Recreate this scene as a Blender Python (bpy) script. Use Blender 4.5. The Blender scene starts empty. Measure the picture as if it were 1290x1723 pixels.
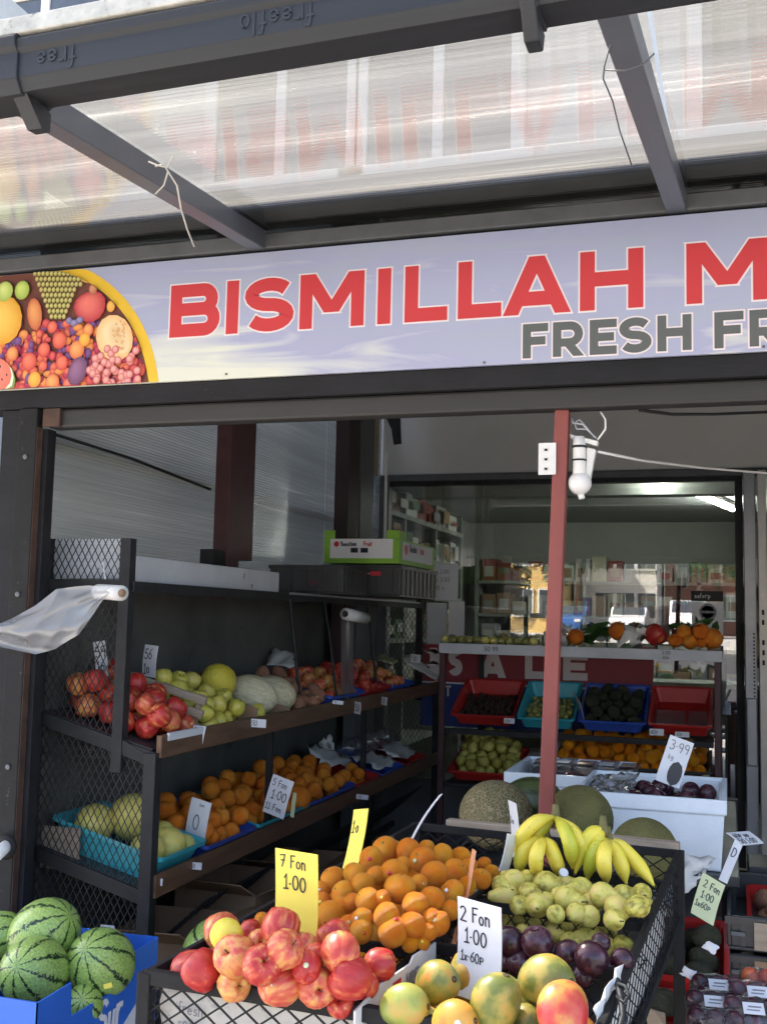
import bpy, math, random
import numpy as np
from mathutils import Vector, Matrix, Euler
random.seed(7); RNG = random.Random(11)
S = bpy.context.scene; COL = S.collection
V = Vector; PI = math.pi; R = math.radians

# ------------------------------------------------------------------ camera, sky, sun, exposure
PW, PH, FPX = 1290, 1723, 1800.0
YAW, PITCH, ROLL = R(17.8), R(5.66), R(1.3)
EYE = V((0, 0, 1.55))
_f = V((-math.sin(YAW)*math.cos(PITCH), math.cos(YAW)*math.cos(PITCH), math.sin(PITCH)))
_r0 = V((math.cos(YAW), math.sin(YAW), 0)); _u0 = _r0.cross(_f)
_r = _r0*math.cos(ROLL) + _u0*math.sin(ROLL); _u = _u0*math.cos(ROLL) - _r0*math.sin(ROLL)
cd = bpy.data.cameras.new('camera'); cam = bpy.data.objects.new('camera', cd); COL.objects.link(cam)
cam.matrix_world = Matrix.Translation(EYE) @ Matrix((_r, _u, -_f)).transposed().to_4x4()
cd.sensor_fit = 'VERTICAL'; cd.sensor_height = 24; cd.lens = 24*FPX/PH
cd.clip_start = 0.05; cd.clip_end = 500
S.camera = cam
W = bpy.data.worlds.new('World'); S.world = W; W.use_nodes = True
wn = W.node_tree.nodes; wl = W.node_tree.links; wn.clear()
sky = wn.new('ShaderNodeTexSky'); sky.sky_type = 'NISHITA'; sky.sun_disc = False
SUN = V((-0.62, 0.30, 0.74)).normalized()
sky.sun_elevation = math.asin(SUN.z); sky.sun_rotation = math.atan2(SUN.x, SUN.y)
sky.dust_density = 3.5; sky.air_density = 0.8; sky.ozone_density = 0.6
bg = wn.new('ShaderNodeBackground'); bg.inputs[1].default_value = 0.15
wo = wn.new('ShaderNodeOutputWorld'); wl.new(sky.outputs[0], bg.inputs[0]); wl.new(bg.outputs[0], wo.inputs[0])
sl = bpy.data.lights.new('sun', 'SUN'); sl.energy = 5.0; sl.angle = R(0.6); sl.color = (1.0, 0.95, 0.87)
so = bpy.data.objects.new('sun', sl); COL.objects.link(so); so.rotation_euler = SUN.to_track_quat('Z', 'Y').to_euler()
so.location = (-6, 3, 9)
S.view_settings.view_transform = 'Standard'; S.view_settings.look = 'None'
S.view_settings.gamma = 1; S.view_settings.use_curve_mapping = False
S.view_settings.exposure = 2.42
S.view_settings.use_white_balance = True; S.view_settings.white_balance_temperature = 6750
S.render.engine = 'CYCLES'
c = S.cycles; c.use_denoising = True; c.max_bounces = 10; c.diffuse_bounces = 8; c.glossy_bounces = 4
c.transparent_max_bounces = 16; c.transmission_bounces = 6; c.sample_clamp_indirect = 6; c.caustics_reflective = False; c.caustics_refractive = False

def ray(px, py): return _f + _r*((px-PW/2)/FPX) - _u*((py-PH/2)/FPX)
def at(px, py, X=None, Y=None, Z=None, D=None):
    d = ray(px, py)
    t = X/d.x if X is not None else Y/d.y if Y is not None else (Z-EYE.z)/d.z if Z is not None else D
    return EYE + d*t

ORD = ['first', 'second', 'third', 'fourth', 'fifth', 'sixth', 'seventh', 'eighth', 'ninth', 'tenth']
# ------------------------------------------------------------------ materials
MATS = {}
def mk(name):
    m = bpy.data.materials.new(name); m.use_nodes = True; MATS[name] = m
    nt = m.node_tree; return m, nt.nodes, nt.links, nt.nodes['Principled BSDF']
def ramp(N, cols):
    r = N.new('ShaderNodeValToRGB'); e = r.color_ramp.elements
    while len(e) > 1: e.remove(e[-1])
    e[0].position = cols[0][0]; e[0].color = (*cols[0][1], 1)
    for p, q in cols[1:]:
        k = e.new(p); k.color = (*q, 1)
    return r
def coords(N, L, scale, per=True):
    tc = N.new('ShaderNodeTexCoord'); mp = N.new('ShaderNodeMapping'); mp.inputs['Scale'].default_value = scale
    src = tc.outputs['Object']
    if per:
        oi = N.new('ShaderNodeObjectInfo'); mu = N.new('ShaderNodeMath'); mu.operation = 'MULTIPLY'; mu.inputs[1].default_value = 37.0
        L.new(oi.outputs['Random'], mu.inputs[0]); ad = N.new('ShaderNodeVectorMath'); ad.operation = 'ADD'
        L.new(src, ad.inputs[0]); L.new(mu.outputs[0], ad.inputs[1]); src = ad.outputs[0]
    L.new(src, mp.inputs[0]); return mp.outputs[0]
def paint(name, col, rough=0.6, metal=0.0, var=0.25, scale=6, bump=0.15, bscale=40, spec=0.4, dirt=None, stretch=(1, 1, 1), coat=0):
    """painted / plain surface: base colour with mottled wear, fine relief and an optional dirt colour"""
    m, N, L, P = mk(name)
    v = coords(N, L, tuple(scale*s for s in stretch))
    n = N.new('ShaderNodeTexNoise'); n.inputs['Scale'].default_value = 1; n.inputs['Detail'].default_value = 8; n.inputs['Roughness'].default_value = .65
    L.new(v, n.inputs[0])
    lo = tuple(x*(1-var) for x in col); hi = tuple(min(1, x*(1+var)) for x in col)
    r = ramp(N, [(0.3, lo), (0.5, col), (0.7, hi)]); L.new(n.outputs[0], r.inputs[0]); out = r.outputs[0]
    if dirt:
        n2 = N.new('ShaderNodeTexNoise'); n2.inputs['Scale'].default_value = 2.3; n2.inputs['Detail'].default_value = 10; n2.inputs['Roughness'].default_value = .75
        L.new(v, n2.inputs[0]); r2 = ramp(N, [(dirt[1], (0, 0, 0)), (dirt[1]+.08, (1, 1, 1))]); L.new(n2.outputs[0], r2.inputs[0])
        mx = N.new('ShaderNodeMix'); mx.data_type = 'RGBA'; L.new(r2.outputs[0], mx.inputs[0]); L.new(out, mx.inputs[6]); mx.inputs[7].default_value = (*dirt[0], 1); out = mx.outputs[2]
    L.new(out, P.inputs['Base Color'])
    rr = N.new('ShaderNodeMapRange'); rr.inputs[3].default_value = max(.05, rough-.12); rr.inputs[4].default_value = min(1, rough+.12)
    L.new(n.outputs[0], rr.inputs[0]); L.new(rr.outputs[0], P.inputs['Roughness'])
    P.inputs['Metallic'].default_value = metal; P.inputs['Specular IOR Level'].default_value = spec; P.inputs['Coat Weight'].default_value = coat
    if bump:
        b = N.new('ShaderNodeTexNoise'); b.inputs['Scale'].default_value = bscale/scale; b.inputs['Detail'].default_value = 4; L.new(v, b.inputs[0])
        bp = N.new('ShaderNodeBump'); bp.inputs['Strength'].default_value = bump; bp.inputs['Distance'].default_value = .003
        L.new(b.outputs[0], bp.inputs['Height']); L.new(bp.outputs[0], P.inputs['Normal'])
    return m
def fruit(name, cols, scale=(2, 2, 2), rough=.4, bump=.1, bscale=30, dist=.02, rand=.25, detail=5, spec=.5, specks=None, sss=0):
    """fruit skin on unit-radius meshes; the ramp position shifts from fruit to fruit"""
    m, N, L, P = mk(name)
    v = coords(N, L, scale)
    n = N.new('ShaderNodeTexNoise'); n.inputs['Scale'].default_value = 1; n.inputs['Detail'].default_value = detail; L.new(v, n.inputs[0])
    oi = N.new('ShaderNodeObjectInfo'); a = N.new('ShaderNodeMath'); a.operation = 'MULTIPLY_ADD'; a.inputs[1].default_value = rand; a.inputs[2].default_value = -rand/2
    L.new(oi.outputs['Random'], a.inputs[0]); b = N.new('ShaderNodeMath'); b.operation = 'ADD'; L.new(n.outputs[0], b.inputs[0]); L.new(a.outputs[0], b.inputs[1])
    r = ramp(N, cols); L.new(b.outputs[0], r.inputs[0]); out = r.outputs[0]
    v2 = coords(N, L, (1, 1, 1))
    if specks:
        vo = N.new('ShaderNodeTexVoronoi'); vo.inputs['Scale'].default_value = specks[1]; L.new(v2, vo.inputs[0])
        rs = ramp(N, [(0, (1, 1, 1)), (specks[2], (0, 0, 0))]); L.new(vo.outputs[0], rs.inputs[0])
        mx = N.new('ShaderNodeMix'); mx.data_type = 'RGBA'; L.new(rs.outputs[0], mx.inputs[0]); L.new(out, mx.inputs[6]); mx.inputs[7].default_value = (*specks[0], 1); out = mx.outputs[2]
    L.new(out, P.inputs['Base Color']); P.inputs['Roughness'].default_value = rough; P.inputs['Specular IOR Level'].default_value = spec
    if sss:
        P.inputs['Subsurface Weight'].default_value = sss; P.inputs['Subsurface Scale'].default_value = .01; P.inputs['Subsurface Radius'].default_value = (1, .4, .15)
    bn = N.new('ShaderNodeTexNoise'); bn.inputs['Scale'].default_value = bscale; bn.inputs['Detail'].default_value = 2; L.new(v2, bn.inputs[0])
    bp = N.new('ShaderNodeBump'); bp.inputs['Strength'].default_value = bump; bp.inputs['Distance'].default_value = dist; L.new(bn.outputs[0], bp.inputs['Height']); L.new(bp.outputs[0], P.inputs['Normal'])
    return m
def netted(name, base, net, vscale=14):
    m, N, L, P = mk(name)
    v = coords(N, L, (1, 1, 1))
    nz = N.new('ShaderNodeTexNoise'); nz.inputs['Scale'].default_value = 5; L.new(v, nz.inputs[0])
    ad = N.new('ShaderNodeVectorMath'); ad.operation = 'MULTIPLY_ADD'; ad.inputs[1].default_value = (.18, .18, .18); L.new(nz.outputs[1], ad.inputs[0]); L.new(v, ad.inputs[2])
    vo = N.new('ShaderNodeTexVoronoi'); vo.feature = 'DISTANCE_TO_EDGE'; vo.inputs['Scale'].default_value = vscale; L.new(ad.outputs[0], vo.inputs[0])
    r = ramp(N, [(0, (1, 1, 1)), (.07, (.9, .9, .9)), (.16, (0, 0, 0))]); L.new(vo.outputs[0], r.inputs[0])
    big = N.new('ShaderNodeTexNoise'); big.inputs['Scale'].default_value = 2; L.new(v, big.inputs[0])
    rb = ramp(N, [(.35, base), (.65, tuple(x*1.5 for x in base))]); L.new(big.outputs[0], rb.inputs[0])
    mx = N.new('ShaderNodeMix'); mx.data_type = 'RGBA'; L.new(r.outputs[0], mx.inputs[0]); L.new(rb.outputs[0], mx.inputs[6]); mx.inputs[7].default_value = (*net, 1)
    L.new(mx.outputs[2], P.inputs['Base Color']); P.inputs['Roughness'].default_value = .7
    bp = N.new('ShaderNodeBump'); bp.inputs['Strength'].default_value = .6; bp.inputs['Distance'].default_value = .03; L.new(r.outputs[0], bp.inputs['Height']); L.new(bp.outputs[0], P.inputs['Normal'])
    return m
def striped(name, base, stripe, n=6, vein=None):
    """watermelon: jagged dark stripes running pole to pole on a mottled pale rind"""
    m, N, L, P = mk(name)
    v = coords(N, L, (1, 1, 1), per=False)
    sp = N.new('ShaderNodeSeparateXYZ'); L.new(v, sp.inputs[0])
    at2 = N.new('ShaderNodeMath'); at2.operation = 'ARCTAN2'; L.new(sp.outputs[1], at2.inputs[0]); L.new(sp.outputs[0], at2.inputs[1])
    vr = coords(N, L, (1, 1, 1))
    nz = N.new('ShaderNodeTexNoise'); nz.inputs['Scale'].default_value = 5.5; nz.inputs['Detail'].default_value = 7; nz.inputs['Roughness'].default_value = .7; L.new(vr, nz.inputs[0])
    a = N.new('ShaderNodeMath'); a.operation = 'MULTIPLY'; a.inputs[1].default_value = n; L.new(at2.outputs[0], a.inputs[0])
    b = N.new('ShaderNodeMath'); b.operation = 'MULTIPLY_ADD'; b.inputs[1].default_value = 4.2; L.new(nz.outputs[0], b.inputs[0]); L.new(a.outputs[0], b.inputs[2])
    s = N.new('ShaderNodeMath'); s.operation = 'SINE'; L.new(b.outputs[0], s.inputs[0])
    nb = N.new('ShaderNodeTexNoise'); nb.inputs['Scale'].default_value = 14; nb.inputs['Detail'].default_value = 5; L.new(vr, nb.inputs[0])
    s2 = N.new('ShaderNodeMath'); s2.operation = 'MULTIPLY_ADD'; s2.inputs[1].default_value = 1.3; s2.inputs[2].default_value = 0; L.new(nb.outputs[0], s2.inputs[0])
    s3 = N.new('ShaderNodeMath'); s3.operation = 'ADD'; L.new(s.outputs[0], s3.inputs[0]); L.new(s2.outputs[0], s3.inputs[1])
    sc = N.new('ShaderNodeMath'); sc.operation = 'MULTIPLY'; sc.inputs[1].default_value = .5; L.new(s3.outputs[0], sc.inputs[0])
    r = ramp(N, [(.70, (0, 0, 0)), (.78, (1, 1, 1))]); L.new(sc.outputs[0], r.inputs[0])
    fine = N.new('ShaderNodeTexNoise'); fine.inputs['Scale'].default_value = 16; fine.inputs['Detail'].default_value = 6; L.new(vr, fine.inputs[0])
    rb = ramp(N, [(.38, tuple(x*.72 for x in base)), (.5, base), (.68, tuple(x*1.25 for x in base))]); L.new(fine.outputs[0], rb.inputs[0])
    mx = N.new('ShaderNodeMix'); mx.data_type = 'RGBA'; L.new(r.outputs[0], mx.inputs[0]); L.new(rb.outputs[0], mx.inputs[6]); mx.inputs[7].default_value = (*stripe, 1)
    L.new(mx.outputs[2], P.inputs['Base Color']); P.inputs['Roughness'].default_value = .3
    return m
def emit(name, col, st):
    m, N, L, P = mk(name); P.inputs['Emission Color'].default_value = (*col, 1); P.inputs['Emission Strength'].default_value = st; P.inputs['Base Color'].default_value = (.8, .8, .8, 1); return m
def fresnel(N, L, ior):
    """reflectance of a thin sheet, the same from both of its faces"""
    g = N.new('ShaderNodeNewGeometry'); a = N.new('ShaderNodeMath'); a.operation = 'MULTIPLY_ADD'; a.inputs[1].default_value = -2; a.inputs[2].default_value = 1; L.new(g.outputs['Backfacing'], a.inputs[0])
    p = N.new('ShaderNodeMath'); p.operation = 'POWER'; p.inputs[0].default_value = ior; L.new(a.outputs[0], p.inputs[1])
    fr = N.new('ShaderNodeFresnel'); L.new(p.outputs[0], fr.inputs[0]); return fr
def polycarb(name, trans, clear, gloss, tint, lines=0, haze=.2, streak=True, rough=.06, axis=0):
    """fluted polycarbonate: milky translucent body, partly clear, glossy skin, sun streaks and glints painted along the flutes (local X)"""
    m, N, L, P = mk(name); N.remove(P); out = N['Material Output']
    tc = N.new('ShaderNodeTexCoord'); mp = N.new('ShaderNodeMapping'); mp.inputs['Scale'].default_value = (1.2, 60, 60) if axis == 0 else (60, 1.2, 60); L.new(tc.outputs['Object'], mp.inputs[0])
    n = N.new('ShaderNodeTexNoise'); n.inputs['Scale'].default_value = 1; n.inputs['Detail'].default_value = 6; L.new(mp.outputs[0], n.inputs[0])
    mp2 = N.new('ShaderNodeMapping'); mp2.inputs['Scale'].default_value = (.35, 9, 9) if axis == 0 else (9, .35, 5); L.new(tc.outputs['Object'], mp2.inputs[0])
    n2 = N.new('ShaderNodeTexNoise'); n2.inputs['Scale'].default_value = 1; n2.inputs['Detail'].default_value = 5; L.new(mp2.outputs[0], n2.inputs[0])
    mp3 = N.new('ShaderNodeMapping'); mp3.inputs['Scale'].default_value = (60, 300, 300); L.new(tc.outputs['Object'], mp3.inputs[0])
    n3 = N.new('ShaderNodeTexNoise'); n3.inputs['Scale'].default_value = 1; n3.inputs['Detail'].default_value = 3; L.new(mp3.outputs[0], n3.inputs[0])
    ad = N.new('ShaderNodeMath'); ad.operation = 'MULTIPLY_ADD'; ad.inputs[1].default_value = .4; L.new(n.outputs[0], ad.inputs[0])
    h2 = N.new('ShaderNodeMath'); h2.operation = 'MULTIPLY'; h2.inputs[1].default_value = .6; L.new(n2.outputs[0], h2.inputs[0]); L.new(h2.outputs[0], ad.inputs[2])
    rc = ramp(N, [(.36, tuple(x*.7 for x in tint)), (.5, tuple(x*.92 for x in tint)), (.58, tuple(x*1.1 for x in tint)), (.68, tuple(x*2.0 for x in tint))]); L.new(ad.outputs[0], rc.inputs[0])  # bright bands of sunlight painted into the translucent tint
    gs = ramp(N, [(.66, (0, 0, 0)), (.72, (1, 1, 1))]); L.new(n3.outputs[0], gs.inputs[0]); g2 = ramp(N, [(.52, (0, 0, 0)), (.60, (1, 1, 1))]); L.new(n2.outputs[0], g2.inputs[0])
    gm = N.new('ShaderNodeMath'); gm.operation = 'MULTIPLY'; L.new(gs.outputs[0], gm.inputs[0]); L.new(g2.outputs[0], gm.inputs[1])
    gx = N.new('ShaderNodeMix'); gx.data_type = 'RGBA'; L.new(gm.outputs[0], gx.inputs[0]); L.new(rc.outputs[0], gx.inputs[6]); gx.inputs[7].default_value = (*tuple(min(.9, x*3.4) for x in tint), 1)  # sun-glint speckles painted in, far paler than the tint
    tr = N.new('ShaderNodeBsdfTranslucent'); L.new(gx.outputs[2], tr.inputs[0])
    df = N.new('ShaderNodeBsdfDiffuse'); df.inputs[0].default_value = (*tuple(x*.8 for x in tint), 1)
    cl = N.new('ShaderNodeBsdfTransparent'); cl.inputs[0].default_value = (.93, .95, .96, 1)
    m1 = N.new('ShaderNodeMixShader'); m1.inputs[0].default_value = haze; L.new(tr.outputs[0], m1.inputs[1]); L.new(df.outputs[0], m1.inputs[2])
    m2 = N.new('ShaderNodeMixShader'); m2.inputs[0].default_value = clear; L.new(m1.outputs[0], m2.inputs[1]); L.new(cl.outputs[0], m2.inputs[2])
    gl = N.new('ShaderNodeBsdfGlossy'); gl.inputs['Roughness'].default_value = rough
    bp = N.new('ShaderNodeBump'); bp.inputs['Strength'].default_value = .05; bp.inputs['Distance'].default_value = .003; L.new(n.outputs[0], bp.inputs['Height']); L.new(bp.outputs[0], gl.inputs['Normal'])
    fr = fresnel(N, L, 1.58)
    g = N.new('ShaderNodeMath'); g.operation = 'MULTIPLY'; g.inputs[1].default_value = gloss; g.use_clamp = True; L.new(fr.outputs[0], g.inputs[0])
    m3 = N.new('ShaderNodeMixShader'); L.new(g.outputs[0], m3.inputs[0]); L.new(m2.outputs[0], m3.inputs[1]); L.new(gl.outputs[0], m3.inputs[2])
    L.new(m3.outputs[0], out.inputs[0]); return m
def film(name, col, clear, rough=.15, ior=1.5, haze=True, gl_mul=1.0):
    m, N, L, P = mk(name); N.remove(P); out = N['Material Output']
    tr = N.new('ShaderNodeBsdfTransparent'); tr.inputs[0].default_value = (1, 1, 1, 1)
    df = N.new('ShaderNodeBsdfDiffuse'); df.inputs[0].default_value = (*col, 1)
    tl = N.new('ShaderNodeBsdfTranslucent'); tl.inputs[0].default_value = (*col, 1)
    a = N.new('ShaderNodeMixShader'); a.inputs[0].default_value = .4; L.new(df.outputs[0], a.inputs[1]); L.new(tl.outputs[0], a.inputs[2])
    b = N.new('ShaderNodeMixShader'); b.inputs[0].default_value = clear; L.new(a.outputs[0], b.inputs[1]); L.new(tr.outputs[0], b.inputs[2])
    g = N.new('ShaderNodeBsdfGlossy'); g.inputs['Roughness'].default_value = rough
    fr = fresnel(N, L, ior)
    mu = N.new('ShaderNodeMath'); mu.operation = 'MULTIPLY'; mu.inputs[1].default_value = gl_mul; mu.use_clamp = True; L.new(fr.outputs[0], mu.inputs[0])
    d = N.new('ShaderNodeMixShader'); L.new(mu.outputs[0], d.inputs[0]); L.new(b.outputs[0], d.inputs[1]); L.new(g.outputs[0], d.inputs[2])
    L.new(d.outputs[0], out.inputs[0]); return m
def vcol(name, rough=.5):
    m, N, L, P = mk(name); a = N.new('ShaderNodeVertexColor'); a.layer_name = 'print'; L.new(a.outputs[0], P.inputs['Base Color']); P.inputs['Roughness'].default_value = rough; return m

black = paint('black_paint', (.024, .024, .025), .6, spec=.25, var=.4, scale=14, dirt=((.10, .095, .085), .66), bump=.25)
postm = paint('post_paint', (.016, .016, .016), .7, spec=.2, var=.3, scale=12, dirt=((.13, .125, .11), .63), bump=.4, bscale=60)
gutm = paint('gutter_plastic', (.023, .025, .028), .5, spec=.3, var=.25, scale=5, dirt=((.13, .13, .13), .64), stretch=(.12, 5, 5), bump=.1)
alu = paint('grey_aluminium', (.33, .34, .36), .4, metal=.5, var=.15, scale=5, bump=.05)
alud = paint('dark_aluminium', (.12, .125, .13), .45, metal=.4, var=.2, scale=6, bump=.05)
greyp = paint('grey_paint', (.10, .105, .11), .55, var=.2, scale=9, dirt=((.2, .15, .11), .7))
beamm = paint('beam_paint', (.018, .018, .020), .7, spec=.2, var=.3, scale=7, stretch=(.5, 2, 2), dirt=((.12, .12, .12), .65), bump=.3)
rust = paint('rusty_brown', (.075, .042, .030), .8, var=.45, scale=18, bump=.4)
maroon = paint('maroon_paint', (.075, .030, .032), .5, var=.25, scale=9, dirt=((.03, .02, .02), .68))
redpole = paint('red_oxide_paint', (.22, .055, .045), .5, var=.2, scale=9, dirt=((.10, .03, .03), .68), stretch=(1, 1, .4))
wood = paint('brown_board', (.135, .072, .042), .6, var=.35, scale=6, stretch=(6, .7, 6), bump=.3, dirt=((.05, .035, .025), .66))
pale = paint('pale_timber', (.34, .27, .20), .7, var=.3, scale=6, stretch=(.8, 6, 6), bump=.3)
moss = paint('mossy_board', (.48, .47, .42), .9, var=.3, scale=16, dirt=((.10, .11, .07), .58), bump=.6)
card_w = paint('white_card', (.70, .71, .74), .6, var=.05, bump=.03, dirt=((.4, .38, .35), .73))
card_y = paint('yellow_card', (.80, .66, .10), .55, var=.06, bump=.03)
card_g = paint('pale_green_card', (.58, .62, .36), .6, var=.06, bump=.03)
card_o = paint('peach_card', (.75, .36, .19), .6, var=.06, bump=.03)
ink = paint('marker_ink', (.012, .014, .03), .5, var=.1, bump=0)
inkg = paint('grey_print', (.22, .22, .24), .6, var=.1, bump=0)
brownc = paint('cardboard', (.30, .19, .115), .8, var=.15, scale=5, bump=.12, dirt=((.16, .10, .06), .68))
whitec = paint('white_board', (.55, .57, .60), .6, var=.12, scale=4, dirt=((.2, .2, .2), .68))
styro = paint('white_foam', (.72, .78, .84), .75, var=.04, scale=20, bump=.3, bscale=150)
bluebox = paint('blue_card', (.028, .14, .60), .45, var=.1, scale=4, bump=.05)
green = paint('green_card', (.22, .45, .05), .5, var=.1, bump=.05)
wpaper = paint('white_paper', (.66, .65, .62), .7, var=.1, bump=.1)
news = paint('newspaper', (.60, .57, .52), .8, var=.12, scale=10, dirt=((.30, .29, .28), .56), bump=.3)
turq = paint('turquoise_plastic', (.035, .36, .43), .35, var=.12, bump=.03)
bluet = paint('blue_plastic', (.03, .085, .40), .35, var=.12, bump=.03)
redt = paint('red_plastic', (.42, .022, .020), .35, var=.12, bump=.03)
blackp = paint('black_plastic', (.042, .042, .043), .38, var=.2, bump=.05)
whitepl = paint('white_plastic', (.70, .69, .66), .4, var=.06, bump=.03, dirt=((.25, .22, .2), .7))
wallg = paint('grey_render', (.56, .56, .54), .8, var=.06, scale=2.5, bump=.15, dirt=((.10, .10, .10), .76))
darkboard = paint('dark_board', (.10, .10, .09), .8, var=.3, scale=3, dirt=((.05, .05, .045), .6))
paving = paint('paving', (.36, .345, .325), .85, var=.25, scale=3, bump=.3, dirt=((.08, .08, .08), .62))
asphalt = paint('asphalt', (.05, .05, .052), .9, var=.2, scale=3, bump=.4, bscale=90)
string = paint('string', (.55, .53, .48), .8, bump=.1)
greywire = paint('grey_wire', (.10, .105, .12), .5)
stemm = paint('stem_brown', (.09, .055, .03), .8)
bstem = paint('banana_crown', (.16, .14, .05), .7, scale=60)
greeny = paint('leaf_green', (.05, .13, .03), .6, var=.4, scale=20)
redink = paint('red_print', (.55, .03, .04), .5, var=.05, bump=0)
letred = paint('sign_red', (.56, .042, .045), .45, var=.03, bump=0)
letwhite = paint('sign_pinkish_white', (.78, .70, .70), .45, var=.03, bump=0)
letgrey = paint('sign_grey', (.105, .115, .110), .45, var=.03, bump=0)
bannerred = paint('banner_red', (.30, .035, .05), .5, var=.08, bump=0)
bannerblue = paint('banner_blue', (.03, .07, .30), .5, var=.08, bump=0)
printm = vcol('printed_fruit')
tubem = emit('lit_tube', (.9, 1, .95), 19)
poly = polycarb('polycarbonate_roof', .7, .32, 1.35, (.125, .123, .112), haze=.12)
polyw = polycarb('polycarbonate_wall', .3, .10, 1.6, (.27, .29, .28), haze=.40, rough=.10, axis=1)
glass = film('window_glass', (.2, .25, .22), .97, rough=.0, ior=1.62, gl_mul=2.6)
cling = film('clear_film', (.40, .41, .42), .84, rough=.10, gl_mul=1.5)
bagm = film('thin_bag', (.75, .77, .80), .62, rough=.16, gl_mul=2.0)
m_apple = fruit('red_apple_skin', [(.30, (.34, .012, .014)), (.52, (.46, .030, .024)), (.64, (.56, .12, .05)), (.78, (.62, .34, .09))], (3.2, 3.2, .8), .42, .03, rand=.16)
m_applep = fruit('blush_apple_skin', [(.30, (.48, .04, .03)), (.47, (.58, .12, .06)), (.57, (.64, .25, .08)), (.74, (.66, .40, .10))], (3.0, 3.0, .7), .36, .03, rand=.24)
m_appleg = fruit('yellow_green_apple_skin', [(.3, (.42, .40, .05)), (.55, (.60, .52, .09)), (.7, (.66, .54, .16))], (2, 2, 1), .35, .03, rand=.15)
m_orange = fruit('orange_skin', [(.3, (.99, .24, .005)), (.5, (1.0, .32, .007)), (.7, (1.0, .42, .02))], (1.2, 1.2, 1.2), .36, .7, 30, .03, rand=.3, sss=.0)
m_orangeR = fruit('dull_orange_skin', [(.3, (.72, .15, .006)), (.5, (.82, .22, .010)), (.7, (.84, .30, .03))], (1.2, 1.2, 1.2), .42, .5, 26, .02, rand=.3)
m_pear = fruit('pear_skin', [(.3, (.26, .20, .04)), (.42, (.48, .42, .07)), (.55, (.66, .58, .13)), (.72, (.70, .52, .17))], (1.6, 1.6, 1.6), .45, .15, 24, .02, rand=.2, specks=((.12, .08, .03), 12, .12), detail=8)
m_plum = fruit('plum_skin', [(.35, (.030, .010, .018)), (.55, (.060, .018, .028)), (.7, (.13, .06, .08))], (1.3, 1.3, 1.3), .22, .04, rand=.2)
m_mango = fruit('mango_skin', [(.32, (.15, .17, .03)), (.46, (.34, .28, .05)), (.57, (.52, .27, .05)), (.68, (.60, .17, .05))], (1.2, 1.2, 1.2), .4, .1, 28, .02, rand=.34, specks=((.16, .12, .05), 15, .10), detail=8)
m_mangog = fruit('green_mango_skin', [(.30, (.17, .22, .04)), (.5, (.34, .36, .07)), (.66, (.50, .32, .08))], (1.0, 1.0, 1.0), .38, .08, 28, .02, rand=.1, specks=((.10, .09, .04), 14, .10), detail=8)
m_mangor = fruit('red_mango_skin', [(.34, (.55, .035, .035)), (.46, (.58, .10, .05)), (.56, (.62, .26, .06)), (.68, (.40, .34, .06))], (.85, .85, .85), .32, .08, 28, .02, rand=.05, specks=((.35, .30, .12), 15, .10), detail=6)
m_mangoo = fruit('orange_mango_skin', [(.3, (.62, .20, .03)), (.5, (.68, .30, .04)), (.7, (.45, .32, .06))], (1, 1, 1), .4, .08, 28, .02, rand=.1, specks=((.2, .12, .05), 15, .12), detail=8)
m_banana = fruit('banana_skin', [(.28, (.52, .54, .05)), (.42, (.80, .66, .07)), (.70, (.88, .70, .10))], (9, 9, 5), .42, .06, 60, .004, rand=.2, detail=3, specks=((.20, .12, .04), 75, .17))
m_lemon = fruit('yellow_skin', [(.3, (.74, .58, .04)), (.6, (.80, .66, .08))], (2, 2, 2), .4, .4, 22, .02, rand=.15)
m_honey = fruit('honeydew_skin', [(.3, (.62, .52, .12)), (.5, (.72, .62, .17)), (.7, (.66, .62, .18))], (1.5, 1.5, 1.5), .5, .15, 12, .02, rand=.25)
m_ridge = fruit('pale_ridged_melon_skin', [(.32, (.50, .44, .26)), (.5, (.66, .58, .36)), (.66, (.74, .66, .46))], (7, 7, .8), .6, .25, 9, .03, rand=.1)
m_can = netted('netted_melon_skin', (.09, .085, .03), (.34, .26, .14), 11)
m_can2 = netted('fine_netted_melon_skin', (.085, .09, .02), (.24, .20, .07), 24)
m_toad = striped('dark_ribbed_melon_skin', (.07, .09, .03), (.015, .03, .01), 9)
m_water = striped('watermelon_skin', (.30, .44, .11), (.012, .035, .012), 9)
m_avo = fruit('avocado_skin', [(.3, (.015, .018, .010)), (.7, (.05, .055, .025))], (3, 3, 3), .5, .6, 16, .03)
m_date = fruit('dark_fruit_skin', [(.3, (.02, .010, .008)), (.7, (.07, .03, .02))], (3, 3, 3), .35, .5, 16, .03)
m_sweet = fruit('sweet_potato_skin', [(.3, (.30, .12, .07)), (.7, (.44, .22, .13))], (3, 3, 3), .6, .5, 10, .03)
m_grape = fruit('green_grape_skin', [(.3, (.18, .20, .05)), (.7, (.34, .32, .09))], (3, 3, 3), .25, .1)

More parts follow.
